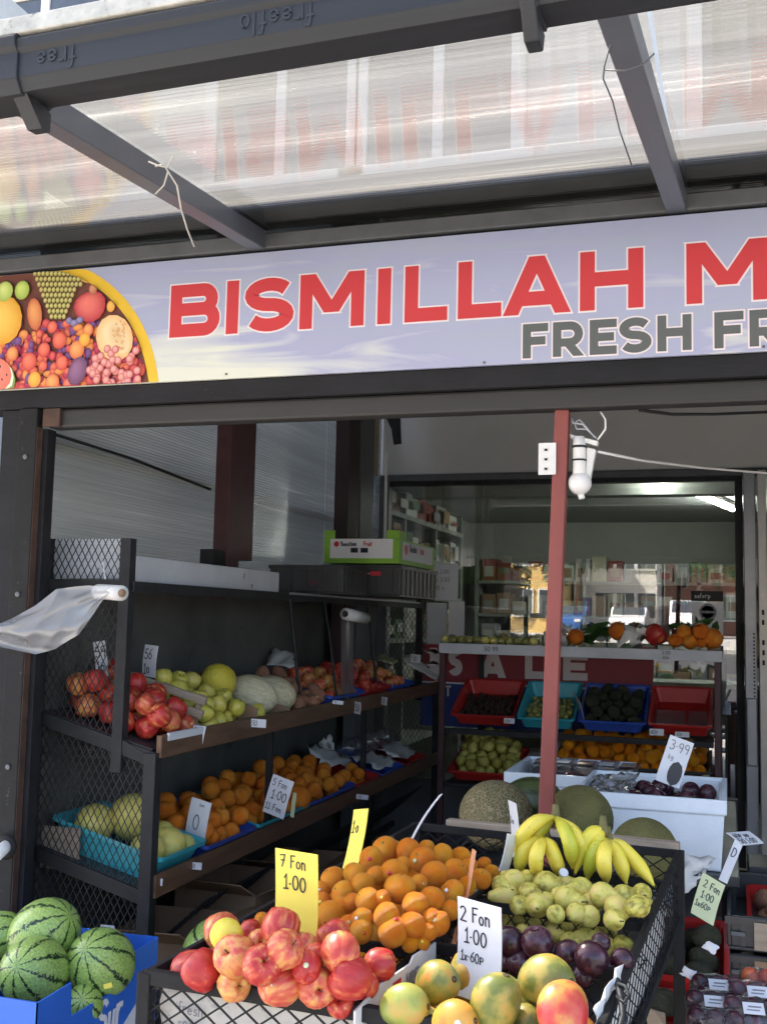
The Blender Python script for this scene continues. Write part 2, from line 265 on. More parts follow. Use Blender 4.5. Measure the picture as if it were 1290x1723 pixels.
# ------------------------------------------------------------------ mesh builder
class MB:
    def __init__(s): s.v = []; s.f = []; s.c = []
    def box(s, c, size, M=None):
        c = V(c); h = [x/2 for x in size]; b = len(s.v)
        for i in (-1, 1):
            for j in (-1, 1):
                for k in (-1, 1):
                    p = V((i*h[0], j*h[1], k*h[2])); p = (M.to_3x3() @ p if M else p) + c; s.v.append(p)
        for q in ((0, 1, 3, 2), (4, 6, 7, 5), (0, 4, 5, 1), (2, 3, 7, 6), (0, 2, 6, 4), (1, 5, 7, 3)): s.f.append([b+i for i in q])
        return s
    def bb(s, x0, x1, y0, y1, z0, z1): return s.box(((x0+x1)/2, (y0+y1)/2, (z0+z1)/2), (abs(x1-x0), abs(y1-y0), abs(z1-z0)))
    def beam(s, a, b, w, h, up=(0, 0, 1)):
        a = V(a); b = V(b); d = (b-a).normalized(); up = V(up)
        if abs(d.dot(up)) > .98: up = V((0, 1, 0))
        x = d.cross(up).normalized(); z = x.cross(d)
        o = len(s.v)
        for p in (a, b):
            for i, j in ((-1, -1), (1, -1), (1, 1), (-1, 1)): s.v.append(p + x*(i*w/2) + z*(j*h/2))
        s.f += [[o, o+1, o+2, o+3], [o+7, o+6, o+5, o+4]] + [[o+i, o+4+i, o+4+(i+1) % 4, o+(i+1) % 4] for i in range(4)]
        return s
    def tube(s, pts, r, seg=8, caps=True):
        pts = [V(p) for p in pts]; n = len(pts); rr = r if isinstance(r, (list, tuple)) else [r]*n
        t0 = (pts[1]-pts[0]).normalized(); a = V((0, 0, 1)) if abs(t0.z) < .9 else V((1, 0, 0)); x = t0.cross(a).normalized(); o = len(s.v)
        for i in range(n):
            t = ((pts[min(i+1, n-1)]-pts[max(i-1, 0)])).normalized(); x = (x - t*x.dot(t)).normalized(); y = t.cross(x)
            for k in range(seg): s.v.append(pts[i] + (x*math.cos(2*PI*k/seg) + y*math.sin(2*PI*k/seg))*rr[i])
        for i in range(n-1):
            for k in range(seg): s.f.append([o+i*seg+k, o+i*seg+(k+1) % seg, o+(i+1)*seg+(k+1) % seg, o+(i+1)*seg+k])
        if caps: s.f.append([o+k for k in range(seg)][::-1]); s.f.append([o+(n-1)*seg+k for k in range(seg)])
        return s
    def lathe(s, prof, seg=16, M=None, fn=None):
        o = len(s.v); n = len(prof)
        for (r, z) in prof:
            for k in range(seg):
                a = 2*PI*k/seg; p = V((r*math.cos(a), r*math.sin(a), z))
                if fn: p = fn(p, a)
                s.v.append(M @ p if M else p)
        for i in range(n-1):
            for k in range(seg): s.f.append([o+i*seg+k, o+i*seg+(k+1) % seg, o+(i+1)*seg+(k+1) % seg, o+(i+1)*seg+k])
        s.f.append([o+k for k in range(seg)][::-1]); s.f.append([o+(n-1)*seg+k for k in range(seg)])
        return s
    def quad(s, *p): o = len(s.v); s.v += [V(q) for q in p]; s.f.append(list(range(o, o+len(p)))); return s
    def prism(s, poly, d):
        o = len(s.v); n = len(poly); d = V(d); s.v += [V(p) for p in poly] + [V(p)+d for p in poly]
        s.f.append(list(range(o, o+n))[::-1]); s.f.append(list(range(o+n, o+2*n)))
        for i in range(n): s.f.append([o+i, o+(i+1) % n, o+n+(i+1) % n, o+n+i])
        return s
    def grid(s, fn, nu, nv):
        o = len(s.v)
        for j in range(nv+1):
            for i in range(nu+1): s.v.append(V(fn(i/nu, j/nv)))
        for j in range(nv):
            for i in range(nu): a = o+j*(nu+1)+i; s.f.append([a, a+1, a+nu+2, a+nu+1])
        return s
    def each(s, name, m, parent, **k):
        for i in range(0, len(s.v), 8): b = MB(); b.v = s.v[i:i+8]; b.f = [[j-i for j in f] for f in s.f if i <= f[0] < i+8]; b.build(name, m, parent, **k)
    def build(s, name, m, parent=None, smooth=False, bev=0, solid=0, loc=None):
        if parent is not None: org = V(parent.get('_org', (0, 0, 0)))
        elif loc is not None: org = V(loc)
        elif s.v:
            lo = [min(p[i] for p in s.v) for i in range(3)]; hi = [max(p[i] for p in s.v) for i in range(3)]
            org = V(((lo[0]+hi[0])/2, (lo[1]+hi[1])/2, lo[2]))
        me = bpy.data.meshes.new(name); me.from_pydata([p-org for p in s.v], [], s.f); me.materials.append(m)
        if s.c:
            a = me.color_attributes.new('print', 'FLOAT_COLOR', 'POINT')
            for i, cc in enumerate(s.c): a.data[i].color = (*cc, 1)
        if smooth: me.polygons.foreach_set('use_smooth', [True]*len(me.polygons))
        me.update(); o = bpy.data.objects.new(name, me); COL.objects.link(o); o['_org'] = tuple(org)
        if parent is not None: o.parent = parent
        else: o.location = org
        if solid: md = o.modifiers.new('thickness', 'SOLIDIFY'); md.thickness = solid
        if bev: md = o.modifiers.new('bevel', 'BEVEL'); md.width = bev; md.segments = 2; md.limit_method = 'ANGLE'
        return o
def thing(name, label, cat, loc=(0, 0, 0), group=None, kind=None):
    o = bpy.data.objects.new(name, None); COL.objects.link(o); o.location = loc; o['_org'] = tuple(loc); o.empty_display_size = .1
    return tag(o, label, cat, group, kind)
def tag(o, label=None, cat=None, group=None, kind=None):
    for k, v in (('label', label), ('category', cat), ('group', group), ('kind', kind)):
        if v: o[k] = v
    return o
def struct(o): o['kind'] = 'structure'; return o

# ------------------------------------------------------------------ lettering
def arc(cx, cy, rx, ry, a0, a1, n=10): return [(cx+rx*math.cos(R(a0+(a1-a0)*i/n)), cy+ry*math.sin(R(a0+(a1-a0)*i/n))) for i in range(n+1)]
def bold(ch, x0, x1, z0, z1, t):
    """centre-line strokes of a bold capital: (points, horizontal_cut)"""
    h = z1-z0; xl = x0+t/2; xr = x1-t/2; xm = (x0+x1)/2; zb = z0+t/2; zt = z1-t/2; zm = z0+h*.52; tb = t
    if ch == 'I': return [([(xm, z0), (xm, z1)], 0)]
    if ch == 'L': return [([(xl, z1), (xl, z0)], 0), ([(x0+t*.5, zb), (x1, zb)], 0)]
    if ch == 'H': return [([(xl, z0), (xl, z1)], 0), ([(xr, z0), (xr, z1)], 0), ([(xl, zm), (xr, zm)], 0)]
    if ch in 'FE':
        o = [([(xl, z0), (xl, z1)], 0), ([(xl, zt), (x1, zt)], 0), ([(xl, zm-.02*h), (x1-.1*(x1-x0), zm-.02*h)], 0)]
        return o + ([([(xl, zb), (x1, zb)], 0)] if ch == 'E' else [])
    if ch == 'M': return [([(xl, z0), (xl, z1)], 0), ([(xr, z0), (xr, z1)], 0), ([(x0+t*.62, z1), (xm, z0+h*.28)], 1), ([(x1-t*.62, z1), (xm, z0+h*.28)], 1)]
    if ch == 'A':
        hw = t*.56; return [([(x0+hw, z0), (xm, z1)], 1), ([(x1-hw, z0), (xm, z1)], 1), ([(x0+(x1-x0)*.24, z0+h*.27), (x1-(x1-x0)*.24, z0+h*.27)], 0)]
    if ch == 'S':
        rx = (x1-x0-t)/2; ry = (zt-zb)/4; return [(arc(xm, zt-ry, rx, ry, 28, 270, 14)[:-1] + arc(xm, zb+ry, rx, ry, 90, -152, 14), 0)]
    if ch == 'B':
        r1 = (zt-zm)/2; r2 = (zm-zb)/2; xa = x1-t/2-r1-.05*h; xb = x1-t/2-r2
        return [([(xl, z0), (xl, z1)], 0), ([(xl, zt)]+arc(xa, zm+r1, r1, r1, 90, -90)+[(xl, zm)], 0), ([(xl, zm)]+arc(xb, zb+r2, r2, r2, 90, -90)+[(xl, zb)], 0)]
    if ch == 'R':
        zm = z0+h*.40; r1 = (zt-zm)/2; xa = x1-t/2-r1
        return [([(xl, z0), (xl, z1)], 0), ([(xl, zt)]+arc(xa, zm+r1, r1, r1, 90, -90)+[(xl, zm)], 0), ([(xm-t*.05, zm), (x1-t*.5, z0)], 1)]
def stroke(mb, pts, t, hcut, place, ext, depth, lift):
    """one thick stroke with mitred corners, laid on a surface and given a little thickness"""
    P2 = [V(p) for p in pts]; n = len(P2); L = []; Rr = []
    for i in range(n):
        a = (P2[i]-P2[i-1]).normalized() if i else (P2[1]-P2[0]).normalized()
        b = (P2[i+1]-P2[i]).normalized() if i < n-1 else a
        d = (a+b).normalized() if (a+b).length > 1e-6 else a; nrm = V((-d.y, d.x)); k = 1/max(.45, d.dot(a)); p = P2[i].copy()
        w = t/2*k
        if hcut and i in (0, n-1):
            nrm = V((1, 0)) if nrm.x > 0 else V((-1, 0)); w = t/2/max(.3, abs(d.y))
            if ext: p += d*(ext/max(.3, abs(d.y)))*(-1 if i == 0 else 1)
        elif ext and i in (0, n-1): p += d*ext*(-1 if i == 0 else 1)
        L.append(p+nrm*w); Rr.append(p-nrm*w)
    o = len(mb.v)
    for i in range(n): mb.v += [place(L[i], lift), place(Rr[i], lift), place(L[i], lift-depth), place(Rr[i], lift-depth)]
    for i in range(n-1):
        a = o+4*i; b = a+4; mb.f += [[a, a+1, b+1, b], [a, b, b+2, a+2], [a+1, a+3, b+3, b+1]]
    mb.f += [[o, o+2, o+3, o+1], [o+4*n-4, o+4*n-3, o+4*n-1, o+4*n-2]]
HW = {  # handwriting in a unit-high box: (advance, strokes)
 '0': (.62, [arc(.3, .5, .26, .48, 90, 450, 12)]), '1': (.42, [[(.08, .75), (.26, 1), (.24, .02)], [(.0, 0), (.44, .03)]]),
 '2': (.66, [arc(.3, .74, .25, .24, 160, -20, 8)+[(.28, .3), (.06, .02), (.6, .0)]]),
 '3': (.6, [arc(.26, .76, .24, .23, 140, -90, 8), arc(.26, .28, .28, .27, 90, -140, 8)]),
 '5': (.62, [[(.55, 1), (.12, .98), (.1, .58)]+arc(.28, .32, .27, .3, 100, -150, 9)]),
 '6': (.6, [[(.5, 1), (.2, .7)]+arc(.3, .28, .24, .27, 150, 510, 12)]), '7': (.62, [[(.02, .92), (.56, 1), (.2, 0)], [(.12, .52), (.5, .54)]]),
 '9': (.6, [arc(.28, .72, .22, .25, 0, 360, 10)+[(.5, .5), (.4, 0)]]), '.': (.24, [[(.06, .42), (.14, .44)]]), ' ': (.35, []),
 'F': (.56, [[(.08, 1), (.06, 0)], [(.06, .98), (.55, 1)], [(.07, .55), (.42, .57)]]), 'o': (.5, [arc(.24, .3, .2, .28, 90, 450, 10)]),
 'n': (.5, [[(.05, .6), (.05, 0)], [(.05, .4), (.2, .58), (.38, .5), (.4, 0)]]), 'r': (.42, [[(.05, .62), (.07, 0)], [(.07, .4), (.22, .6), (.38, .58)]]),
 'x': (.46, [[(.04, .5), (.4, 0)], [(.4, .52), (.04, 0)]]), 'P': (.55, [[(.08, .7), (.08, 0)], [(.06, .68)]+arc(.26, .5, .22, .19, 90, -90, 7)+[(.08, .3)]]),
 'k': (.45, [[(.06, .8), (.06, 0)], [(.36, .5), (.06, .25), (.38, 0)]]), 'g': (.48, [arc(.22, .3, .18, .2, 0, 360, 8), [(.4, .5), (.4, -.2), (.1, -.25)]]),
 'a': (.5, [arc(.22, .25, .19, .24, 0, 360, 8), [(.41, .5), (.42, 0)]]), 's': (.42, [[(.36, .48), (.12, .5), (.1, .3), (.34, .22), (.32, .02), (.06, .02)]]),
 't': (.36, [[(.16, .85), (.16, .05), (.3, .02)], [(.02, .55), (.32, .56)]]), 'i': (.2, [[(.1, .52), (.1, 0)], [(.1, .72), (.1, .78)]]), 'u': (.5, [[(.06, .52), (.08, .1), (.24, .0), (.4, .12), (.4, .52)], [(.4, .2), (.44, 0)]]),
 'B': (.58, [[(.08, 1), (.08, 0)], [(.08, 1)]+arc(.26, .77, .2, .22, 90, -90, 6)+[(.08, .55)], [(.08, .55)]+arc(.28, .28, .23, .27, 90, -90, 6)+[(.08, .01)]]),
 'f': (.36, [[(.34, .95), (.2, .98), (.14, .8), (.14, 0)], [(.0, .55), (.3, .56)]]), 'l': (.2, [[(.1, 1), (.1, 0)]]), 'e': (.5, [[(.06, .3), (.42, .32)]+arc(.24, .27, .19, .25, 20, 320, 9)]),
 'w': (.6, [[(.04, .52), (.16, .02), (.28, .45), (.4, .02), (.54, .52)]]), 'S': (.6, [arc(.3, .74, .24, .24, 30, 270, 8)[:-1]+arc(.3, .26, .24, .25, 90, -150, 8)]),
 'p': (.5, [[(.06, .52), (.06, -.3)], [(.06, .5)]+arc(.24, .27, .18, .24, 90, -90, 7)+[(.06, .03)]]), 'R': (.55, [[(.08, 1), (.08, 0)], [(.08, 1)]+arc(.28, .75, .22, .24, 90, -90, 6)+[(.1, .5), (.5, 0)]]),
 'T': (.6, [[(.3, 1), (.3, 0)], [(.02, 1), (.58, 1)]]), "'": (.2, [[(.1, 1), (.08, .75)]]), '/': (.4, [[(.02, 0), (.36, 1)]]), 'E': (.5, [[(.5, 1), (.06, 1), (.06, 0), (.5, 0)], [(.06, .5), (.4, .5)]]), 'N': (.6, [[(.06, 0), (.06, 1), (.5, 0), (.5, 1)]]), 'D': (.6, [[(.06, 0), (.06, 1)]+arc(.2, .5, .34, .5, 90, -90, 8)+[(.06, 0)]])}
def write(name, text, o, ux, uz, h, m, parent, t=.09, lift=.0012, wob=0, narrow=1.0, warp=None):
    """handwritten or printed text lying on a surface: o = lower left, ux/uz unit axes"""
    ux = V(ux).normalized(); uz = V(uz).normalized(); n = ux.cross(uz); o = V(o); x = 0; mb = MB(); k = 0
    for ch in text:
        adv, st = HW[ch]
        dz = (RNG.random()-.5)*wob*h
        for s in st:
            k += 1; lf = lift + (k % 3)*.0002
            stroke(mb, [((x+p[0]*narrow)*h, p[1]*h+dz) for p in s], t*h, 0, lambda p, l: o+ux*p[0]+uz*p[1]+n*(l+(warp(p[1]) if warp else 0)), t*h*.3, .0006, lf)
        x += (adv+.1)*narrow
    return mb.build(name, m, parent)

# ------------------------------------------------------------------ STREET BEHIND THE CAMERA (seen mirrored in the glass)
struct(MB().bb(-90, 90, -90, 60, -.3, -.14).build('road', asphalt))
struct(MB().bb(-30, 30, -3.2, 30, -.14, 0).build('pavement', paving, bev=.01))
GZ = .9
struct(MB().prism([(-60, -3.4, -.2), (-60, -3.4, -.13), (-60, -17, GZ-.13), (-60, -17, -.2)], (120, 0, 0)).build('road_slope', asphalt))
struct(MB().bb(-90, 90, -75, -17, -.136, GZ).build('far_pavement', paving, bev=.01))
housew = paint('cream_render', (.62, .60, .55), .8, scale=1.2, dirt=((.4, .38, .34), .65)); housey = paint('ochre_render', (.66, .46, .17), .8, scale=1)
brickr = paint('red_brick', (.28, .12, .08), .85, scale=3); roofm = paint('slate_roof', (.09, .09, .10), .8); wing = paint('window_dark', (.04, .05, .06), .2, spec=.8)
carblue = paint('blue_car_paint', (.03, .10, .28), .25, var=.05, bump=0, coat=.8); carwhite = paint('white_car_paint', (.75, .76, .78), .3, var=.03, bump=0, coat=.8); tyre = paint('tyre_rubber', (.02, .02, .02), .8)
def house(x0, x1, y, h, m, label, nw, ns):
    t = thing('terrace_house', label, 'house', ((x0+x1)/2, y-4, 0), 'houses across the street'); t.location.z = GZ
    MB().bb(x0, x1, y-8, y, -.1, h).build('wall', m, t)
    MB().prism([(x0-.2, y+.3, h), (x0-.2, y-8.3, h), (x0-.2, y-4, h+2.4)], (x1-x0+.4, 0, 0)).build('roof', roofm, t)
    MB().bb(x0+.5, x0+1.3, y-4.6, y-3.4, h+1.4, h+3.4).build('chimney', brickr, t)
    w = (x1-x0)/nw
    for j in range(ns):
        for i in range(nw):
            cx = x0+w*(i+.5); z = 1.0+j*3.0
            if j == 0 and i == 0:
                MB().bb(cx-.5, cx+.5, y, y+.08, 0, 2.2).build('door', carblue if m is housew else maroon, t, bev=.02); continue
            f = MB().bb(cx-.62, cx+.62, y, y+.10, z-.1, z+1.6).build('window', whitepl, t)
            MB().bb(cx-.52, cx-.03, y+.10, y+.12, z, z+1.5).bb(cx+.03, cx+.52, y+.10, y+.12, z, z+1.5).build('pane', wing, f)
house(-29, -13.9, -53, 9.5, housew, 'cream rendered terrace house at the left end across the street', 4, 3)
house(-13.7, -9.2, -49, 6.6, housey, 'narrow ochre yellow house between the cream ones across the street', 3, 2)
house(-9.0, -4, -53, 10, housew, 'cream rendered house right of the narrow yellow one across the street', 4, 3)
house(-3.8, 7, -58, 8.0, brickr, 'red brick terrace house behind the dark tree', 4, 3)
house(7.2, 20, -58, 9.0, housew, 'wide cream terrace house at the far right across the street', 5, 3)
def leafy(name, label, x, y, h, r, n, col, seed):
    q = random.Random(seed); t = thing(name, label, 'tree', (x, y, 0), 'street trees'); t.location.z = GZ
    tr = MB().tube([(x, y, 0), (x+.1, y, h*.3), (x-.1, y+.1, h*.55), (x, y, h*.75)], [.22, .17, .12, .05], 8)
    for k in range(6):
        a = q.random()*6.3; tr.tube([(x, y, h*(.35+.05*k)), (x+math.cos(a)*r*.6, y+math.sin(a)*r*.6, h*(.55+.06*k))], [.08, .03], 6)
    tr.build('trunk', stemm, t)
    mb = MB()
    cl = [V((q.gauss(0, .4)*r, q.gauss(0, .4)*r, h*.66+q.gauss(0, .33)*r)) for _ in range(34)]
    for _ in range(n):
        c0 = q.choice(cl); d = V((q.gauss(0, 1), q.gauss(0, 1), q.gauss(0, 1))).normalized()*r*.26*q.random()**.4
        p = V((x, y, 0))+c0+d; a = V((q.gauss(0, 1), q.gauss(0, 1), q.gauss(0, 1))).normalized(); b = a.cross(V((q.random(), q.random(), q.random()))).normalized(); s = .16
        mb.quad(p-a*s, p+b*s*.5, p+a*s, p-b*s*.5)
    o = mb.build('crown', col, t)
leafd = paint('dark_leaves', (.025, .05, .018), .6, var=.5, scale=2); leafm = paint('mid_leaves', (.05, .09, .02), .6, var=.5, scale=2)
leafy('street_tree', 'dark leafy street tree right of the yellow house', -7.6, -44, 8.5, 3.4, 9000, leafd, 3)
leafy('street_tree', 'lighter green street tree behind the parked white cars', -.5, -47, 8, 2.9, 6000, leafm, 5)
def parked(x, y, m, label, van=0):
    t = thing('parked_car', label, 'car', (x, y, 0), 'cars parked across the street'); L = 4.2; w = .86; t.location.z = GZ; t.rotation_euler.z = PI/2
    prof = [(-2.1, .3), (-2.1, .85), (-1.9, 1.0), (-1.5, 1.05), (-1.0, 1.42), (.4, 1.47), (1.1, 1.05), (2.0, .9), (2.1, .6), (2.1, .3)] if not van else [(-2.2, .3), (-2.2, 1.75), (-2.1, 1.85), (.9, 1.85), (1.5, 1.2), (2.1, 1.05), (2.2, .6), (2.2, .3)]
    MB().prism([(x+a, y-w, z) for a, z in prof], (0, 2*w, 0)).build('body', m, t, bev=.06)
    if van: MB().bb(x-1.9, x+.5, y+w, y+w+.012, 1.15, 1.65).build('side_window', wing, t)
    else: MB().prism([(x-1.2, y+w, 1.05), (x+.95, y+w, 1.05), (x+.35, y+w, 1.38), (x-.95, y+w, 1.36)], (0, .012, 0)).build('side_window', wing, t)
    a_, b_ = ((.45, 1.44), (1.07, 1.07)) if not van else ((.95, 1.80), (1.47, 1.24))
    MB().prism([(x+a_[0], y-w*.85, a_[1]+.012), (x+a_[0], y+w*.85, a_[1]+.012), (x+b_[0], y+w*.9, b_[1]+.02), (x+b_[0], y-w*.9, b_[1]+.02)], (.02, 0, .012)).build('windscreen', wing, t)
    for sx in (-1.35, 1.35):
        for sy in (-1, 1): MB().tube([(x+sx, y+sy*(w-.1), .31), (x+sx, y+sy*(w+.03), .31)], .31, 18).build('wheel', tyre, t)
    for sy in (-.6, .6): MB().bb(x+2.08, x+2.13, y+sy-.15, y+sy+.15, .68, .82).build('headlight', whitepl, t, bev=.01)
parked(-7.4, -40, carblue, 'blue hatchback parked in front of the dark tree')
parked(-4.6, -41, carwhite, 'white hatchback parked beside the blue one')
parked(-1.8, -42, carwhite, 'white van parked at the right end of the row', 1)

# ------------------------------------------------------------------ SHOP BUILDING, back wall plane Y = 7
YB = 7.0
bd = thing('shop_building', 'grey rendered shop building behind the lean-to with white framed upper windows', 'building', (0, YB, 0))
MB().bb(-6, -2.42, YB, YB+.25, 0, 8).bb(-2.42, 3.5, YB, YB+.25, 2.51, 8).bb(.95, 3.5, YB, YB+.25, 0, 2.51).build('wall', wallg, bd)
MB().bb(-2.41, .9, YB-.035, YB-.002, 2.485, 2.53).build('trim', greyp, bd, bev=.004)
MB().bb(-6, 3.5, YB, YB+7, 7.9, 8.0).bb(-6, -5.8, YB, YB+7, 0, 7.9).bb(3.3, 3.5, YB, YB+7, 0, 7.9).bb(-6, 3.5, YB+6.8, YB+7, 0, 7.9).build('shell', wallg, bd)
for xx in (-5.2, -3.1, -1.9, 0.4, 1.9):
    f = MB().bb(xx-.62, xx-.52, YB-.06, YB, 4.7, 6.6).bb(xx+.52, xx+.62, YB-.06, YB, 4.7, 6.6).bb(xx-.04, xx+.04, YB-.05, YB, 4.7, 6.6).bb(xx-.62, xx+.62, YB-.061, YB, 6.5, 6.6).bb(xx-.7, xx+.7, YB-.16, YB-.062, 4.62, 4.72).build('window', whitepl, bd, bev=.01)
    MB().bb(xx-.52, xx+.52, YB-.03, YB-.01, 4.7, 6.5).build('pane', wing, f)
# interior room
inw = paint('interior_wall', (.42, .44, .40), .8, var=.05); ceilm = paint('interior_ceiling', (.5, .52, .49), .8, var=.04)
struct(MB().bb(-5.7, 3.2, YB+.3, YB+6.6, 0, .02).build('shop_floor', paint('floor_tile', (.14, .13, .12), .5)))
struct(MB().bb(-3.2, -3.1, YB+.26, YB+6.6, .02, 2.78).bb(2.6, 2.7, YB+.26, YB+6.6, .02, 2.78).bb(-3.1, 2.6, YB+6.3, YB+6.4, .02, 2.78).build('interior_wall', inw))
ce = struct(MB().bb(-3.2, 2.7, YB+.255, YB+6.6, 2.785, 2.85).build('ceiling', ceilm))
MB().bb(-3.09, 2.59, YB+1.9, YB+2.1, 2.6, 2.78).build('ceiling_beam', inw, ce)
for k, (a, b, lab) in enumerate((((1103, 803), (1130, 811), 'farther lit tube lamp on the shop ceiling'), ((1172, 832), (1232, 857), 'long lit tube lamp on the shop ceiling near the door'))):
    p = at(*a, Z=2.72); q = at(*b, Z=2.72)
    tl = thing('tube_lamp', lab, 'lamp', tuple(p), 'ceiling tube lamps')
    MB().tube([p, q], .022, 10).build('tube', tubem, tl); MB().beam(p+V((0, 0, .045)), q+V((0, 0, .045)), .07, .04).build('fitting', whitepl, tl)
# window (thing): frame, glass
wd = thing('shop_window', 'large shop window in grey aluminium frame beside the sliding door', 'window', (-1, YB, 0))
MB().bb(-2.42, -2.355, YB-.03, YB+.05, .1, 2.485).build('left_jamb', alud, wd, bev=.004)
MB().bb(-2.33, -2.29, YB-.02, YB+.05, .1, 2.485).build('mullion', alu, wd, bev=.004)
MB().bb(-2.27, -2.20, YB-.035, YB+.05, .1, 2.485).build('mullion', alud, wd, bev=.004)
MB().bb(-2.20, .10, YB-.02, YB+.05, 2.455, 2.485).build('head', black, wd, bev=.003)
MB().bb(.055, .10, YB-.025, YB+.06, .1, 2.455).build('right_jamb', black, wd, bev=.003)
MB().bb(-2.20, .055, YB-.03, YB+.05, .02, .5).build('stall_riser', greyp, wd, bev=.003)
MB().bb(-2.199, .054, YB+.01, YB+.016, .501, 2.454).build('pane', glass, wd)
dr = thing('sliding_door', 'grey aluminium sliding door frame at the right end of the window', 'door', (.3, YB-.1, 0))
MB().bb(.105, .175, YB-.10, YB+.05, .02, 2.50).build('frame_post', alu, dr, bev=.004)
MB().bb(.185, .235, YB-.16, YB-.02, .02, 2.50).build('frame_post', paint('pale_aluminium', (.55, .53, .50), .4, metal=.3, var=.1), dr, bev=.004)
MB().bb(.245, .30, YB-.10, YB+.03, .02, 2.50).build('frame_post', alud, dr, bev=.004)
for k in range(26): MB().bb(.152, .162, YB-.106, YB-.101, .95+k*.022, .96+k*.022).build('slot', black, dr)
for z in (1.32, 1.38, 1.44, 1.56, 1.62): MB().bb(.202, .216, YB-.167, YB-.161, z, z+.03).build('slot', black, dr)
MB().bb(.11, .17, YB-.135, YB-.103, .72, 1.12).bb(.25, .32, YB-.135, YB-.103, .72, 1.12).build('handle_plate', alu, dr, bev=.006)
MB().bb(.31, .94, YB-.01, YB+.0, .02, 2.50).build('door_pane', glass, dr)
MB().bb(.94, 1.0, YB-.10, YB+.05, .02, 2.50).build('frame_post', alud, dr, bev=.004)

# interior shelving on the left of the room
shm = paint('shelf_grey_green', (.30, .33, .29), .6)
rk = thing('wall_shelving', 'grey green stocked shelving inside the shop on the left', 'shelving', (-2.6, YB+1.6, 0))
for z in (.5, .95, 1.35, 1.72, 2.05, 2.38): MB().bb(-3.08, -2.55, YB+.6, YB+3.6, z, z+.04).build('shelf', shm, rk)
for y in (.6, 1.6, 2.6, 3.6): MB().bb(-3.08, -2.56, YB+y-.02, YB+y+.02, .02, 2.6).build('upright', shm, rk)
pal = [paint('pack_%s' % n, col, .5, var=.1, bump=0) for n, col in (('cream', (.55, .52, .38)), ('tan', (.34, .22, .12)), ('white', (.65, .66, .62)), ('green', (.14, .22, .12)), ('red', (.30, .07, .05)), ('grey', (.34, .36, .35)), ('pale', (.6, .6, .52)))]
def stock(X0, X1, Y0, Y1, z, n, lab, hmax=.26, q=None, par='y'):
    for i in range(n):
        w = ((Y1-Y0) if par == 'y' else (X1-X0))/n; h = hmax*(.5+.5*q.random()); m = q.choice(pal)
        if par == 'y': o = MB().bb(X0+.03, X1-.01-.05*q.random(), Y0+w*i+.01, Y0+w*(i+1)-.01, z, z+h)
        else: o = MB().bb(X0+w*i+.01, X0+w*(i+1)-.01, Y0+.02, Y1-.05*q.random(), z, z+h)
        o = o.build('carton', m, None, bev=.004); tag(o, lab, 'carton', 'stock on the shelves inside the shop')
        m2 = q.choice(pal); a, b = q.uniform(.15, .4), q.uniform(.55, .85)
        if par == 'y': e = MB().bb(X1+.001, X1+.003, Y0+w*(i+.2), Y0+w*(i+.8), z+h*a, z+h*b)
        else: e = MB().bb(X0+w*(i+.2), X0+w*(i+.8), Y0+.016, Y0+.018, z+h*a, z+h*b)
        e.build('printed_panel', m2, o)
q = random.Random(4)
for z, n in ((.99, 7), (1.39, 8), (1.76, 6), (2.09, 9), (2.42, 4)): stock(-3.0, -2.56, YB+.65, YB+3.5, z, n+4, 'grocery carton standing on the shelving inside the shop on the left', .26, q)
rb = thing('back_shelving', 'stocked shelving against the back wall inside the shop', 'shelving', (-.6, YB+5.9, 0))
for z in (.4, .8, 1.2, 1.6, 2.0): MB().bb(-2.9, 2.3, YB+5.8, YB+6.28, z, z+.035).build('shelf', shm, rb)
for x in (-2.9, -1.6, -.3, 1.0, 2.3): MB().bb(x-.02, x+.02, YB+5.8, YB+6.28, .02, 2.3).build('upright', shm, rb)
for z in (.835, 1.235, 1.635, 2.035): stock(-2.85, 2.25, YB+5.82, YB+6.25, z, 27, 'grocery carton on the back wall shelving inside the shop', .3, q, 'x')
ct = thing('shop_counter', 'dark counter with screens inside the shop', 'counter', (-.2, YB+3.2, 0))
MB().bb(-1.2, .5, YB+3.0, YB+3.5, .02, 1.0).build('base', maroon, ct, bev=.01); MB().bb(-1.25, .55, YB+2.95, YB+3.55, 1.0, 1.04).build('top', shm, ct, bev=.005)
# jars and packs seen through the glass on the right
for i, (x, z, h, r, m) in enumerate(((-.52, 1.45, .2, .05, 1), (-.42, 1.45, .2, .05, 2), (-.30, 1.45, .24, .055, 4), (-.17, 1.45, .18, .05, 4), (-.08, 1.45, .12, .05, 4))):
    t = thing('jar', 'printed tub inside the window at the right, %s from the left' % ORD[i], 'jar', (x, YB+.55, 1.45), 'tubs inside the window')
    MB().tube([(x, YB+.55, 1.45), (x, YB+.55, 1.45+h)], r, 14).build('body', pal[m], t, True); MB().tube([(x, YB+.55, 1.451+h), (x, YB+.55, 1.475+h)], r*.9, 14).build('lid', whitepl, t)
st_ = thing('stock_stand', 'narrow stand holding tubs inside the window', 'stand', (-.3, YB+.5, 0))
MB().bb(-.62, .02, YB+.4, YB+.7, 1.41, 1.45).build('top', shm, st_); MB().bb(-.6, -.56, YB+.42, YB+.68, .02, 1.41).bb(-.04, 0, YB+.42, YB+.68, .02, 1.41).each('leg', shm, st_)
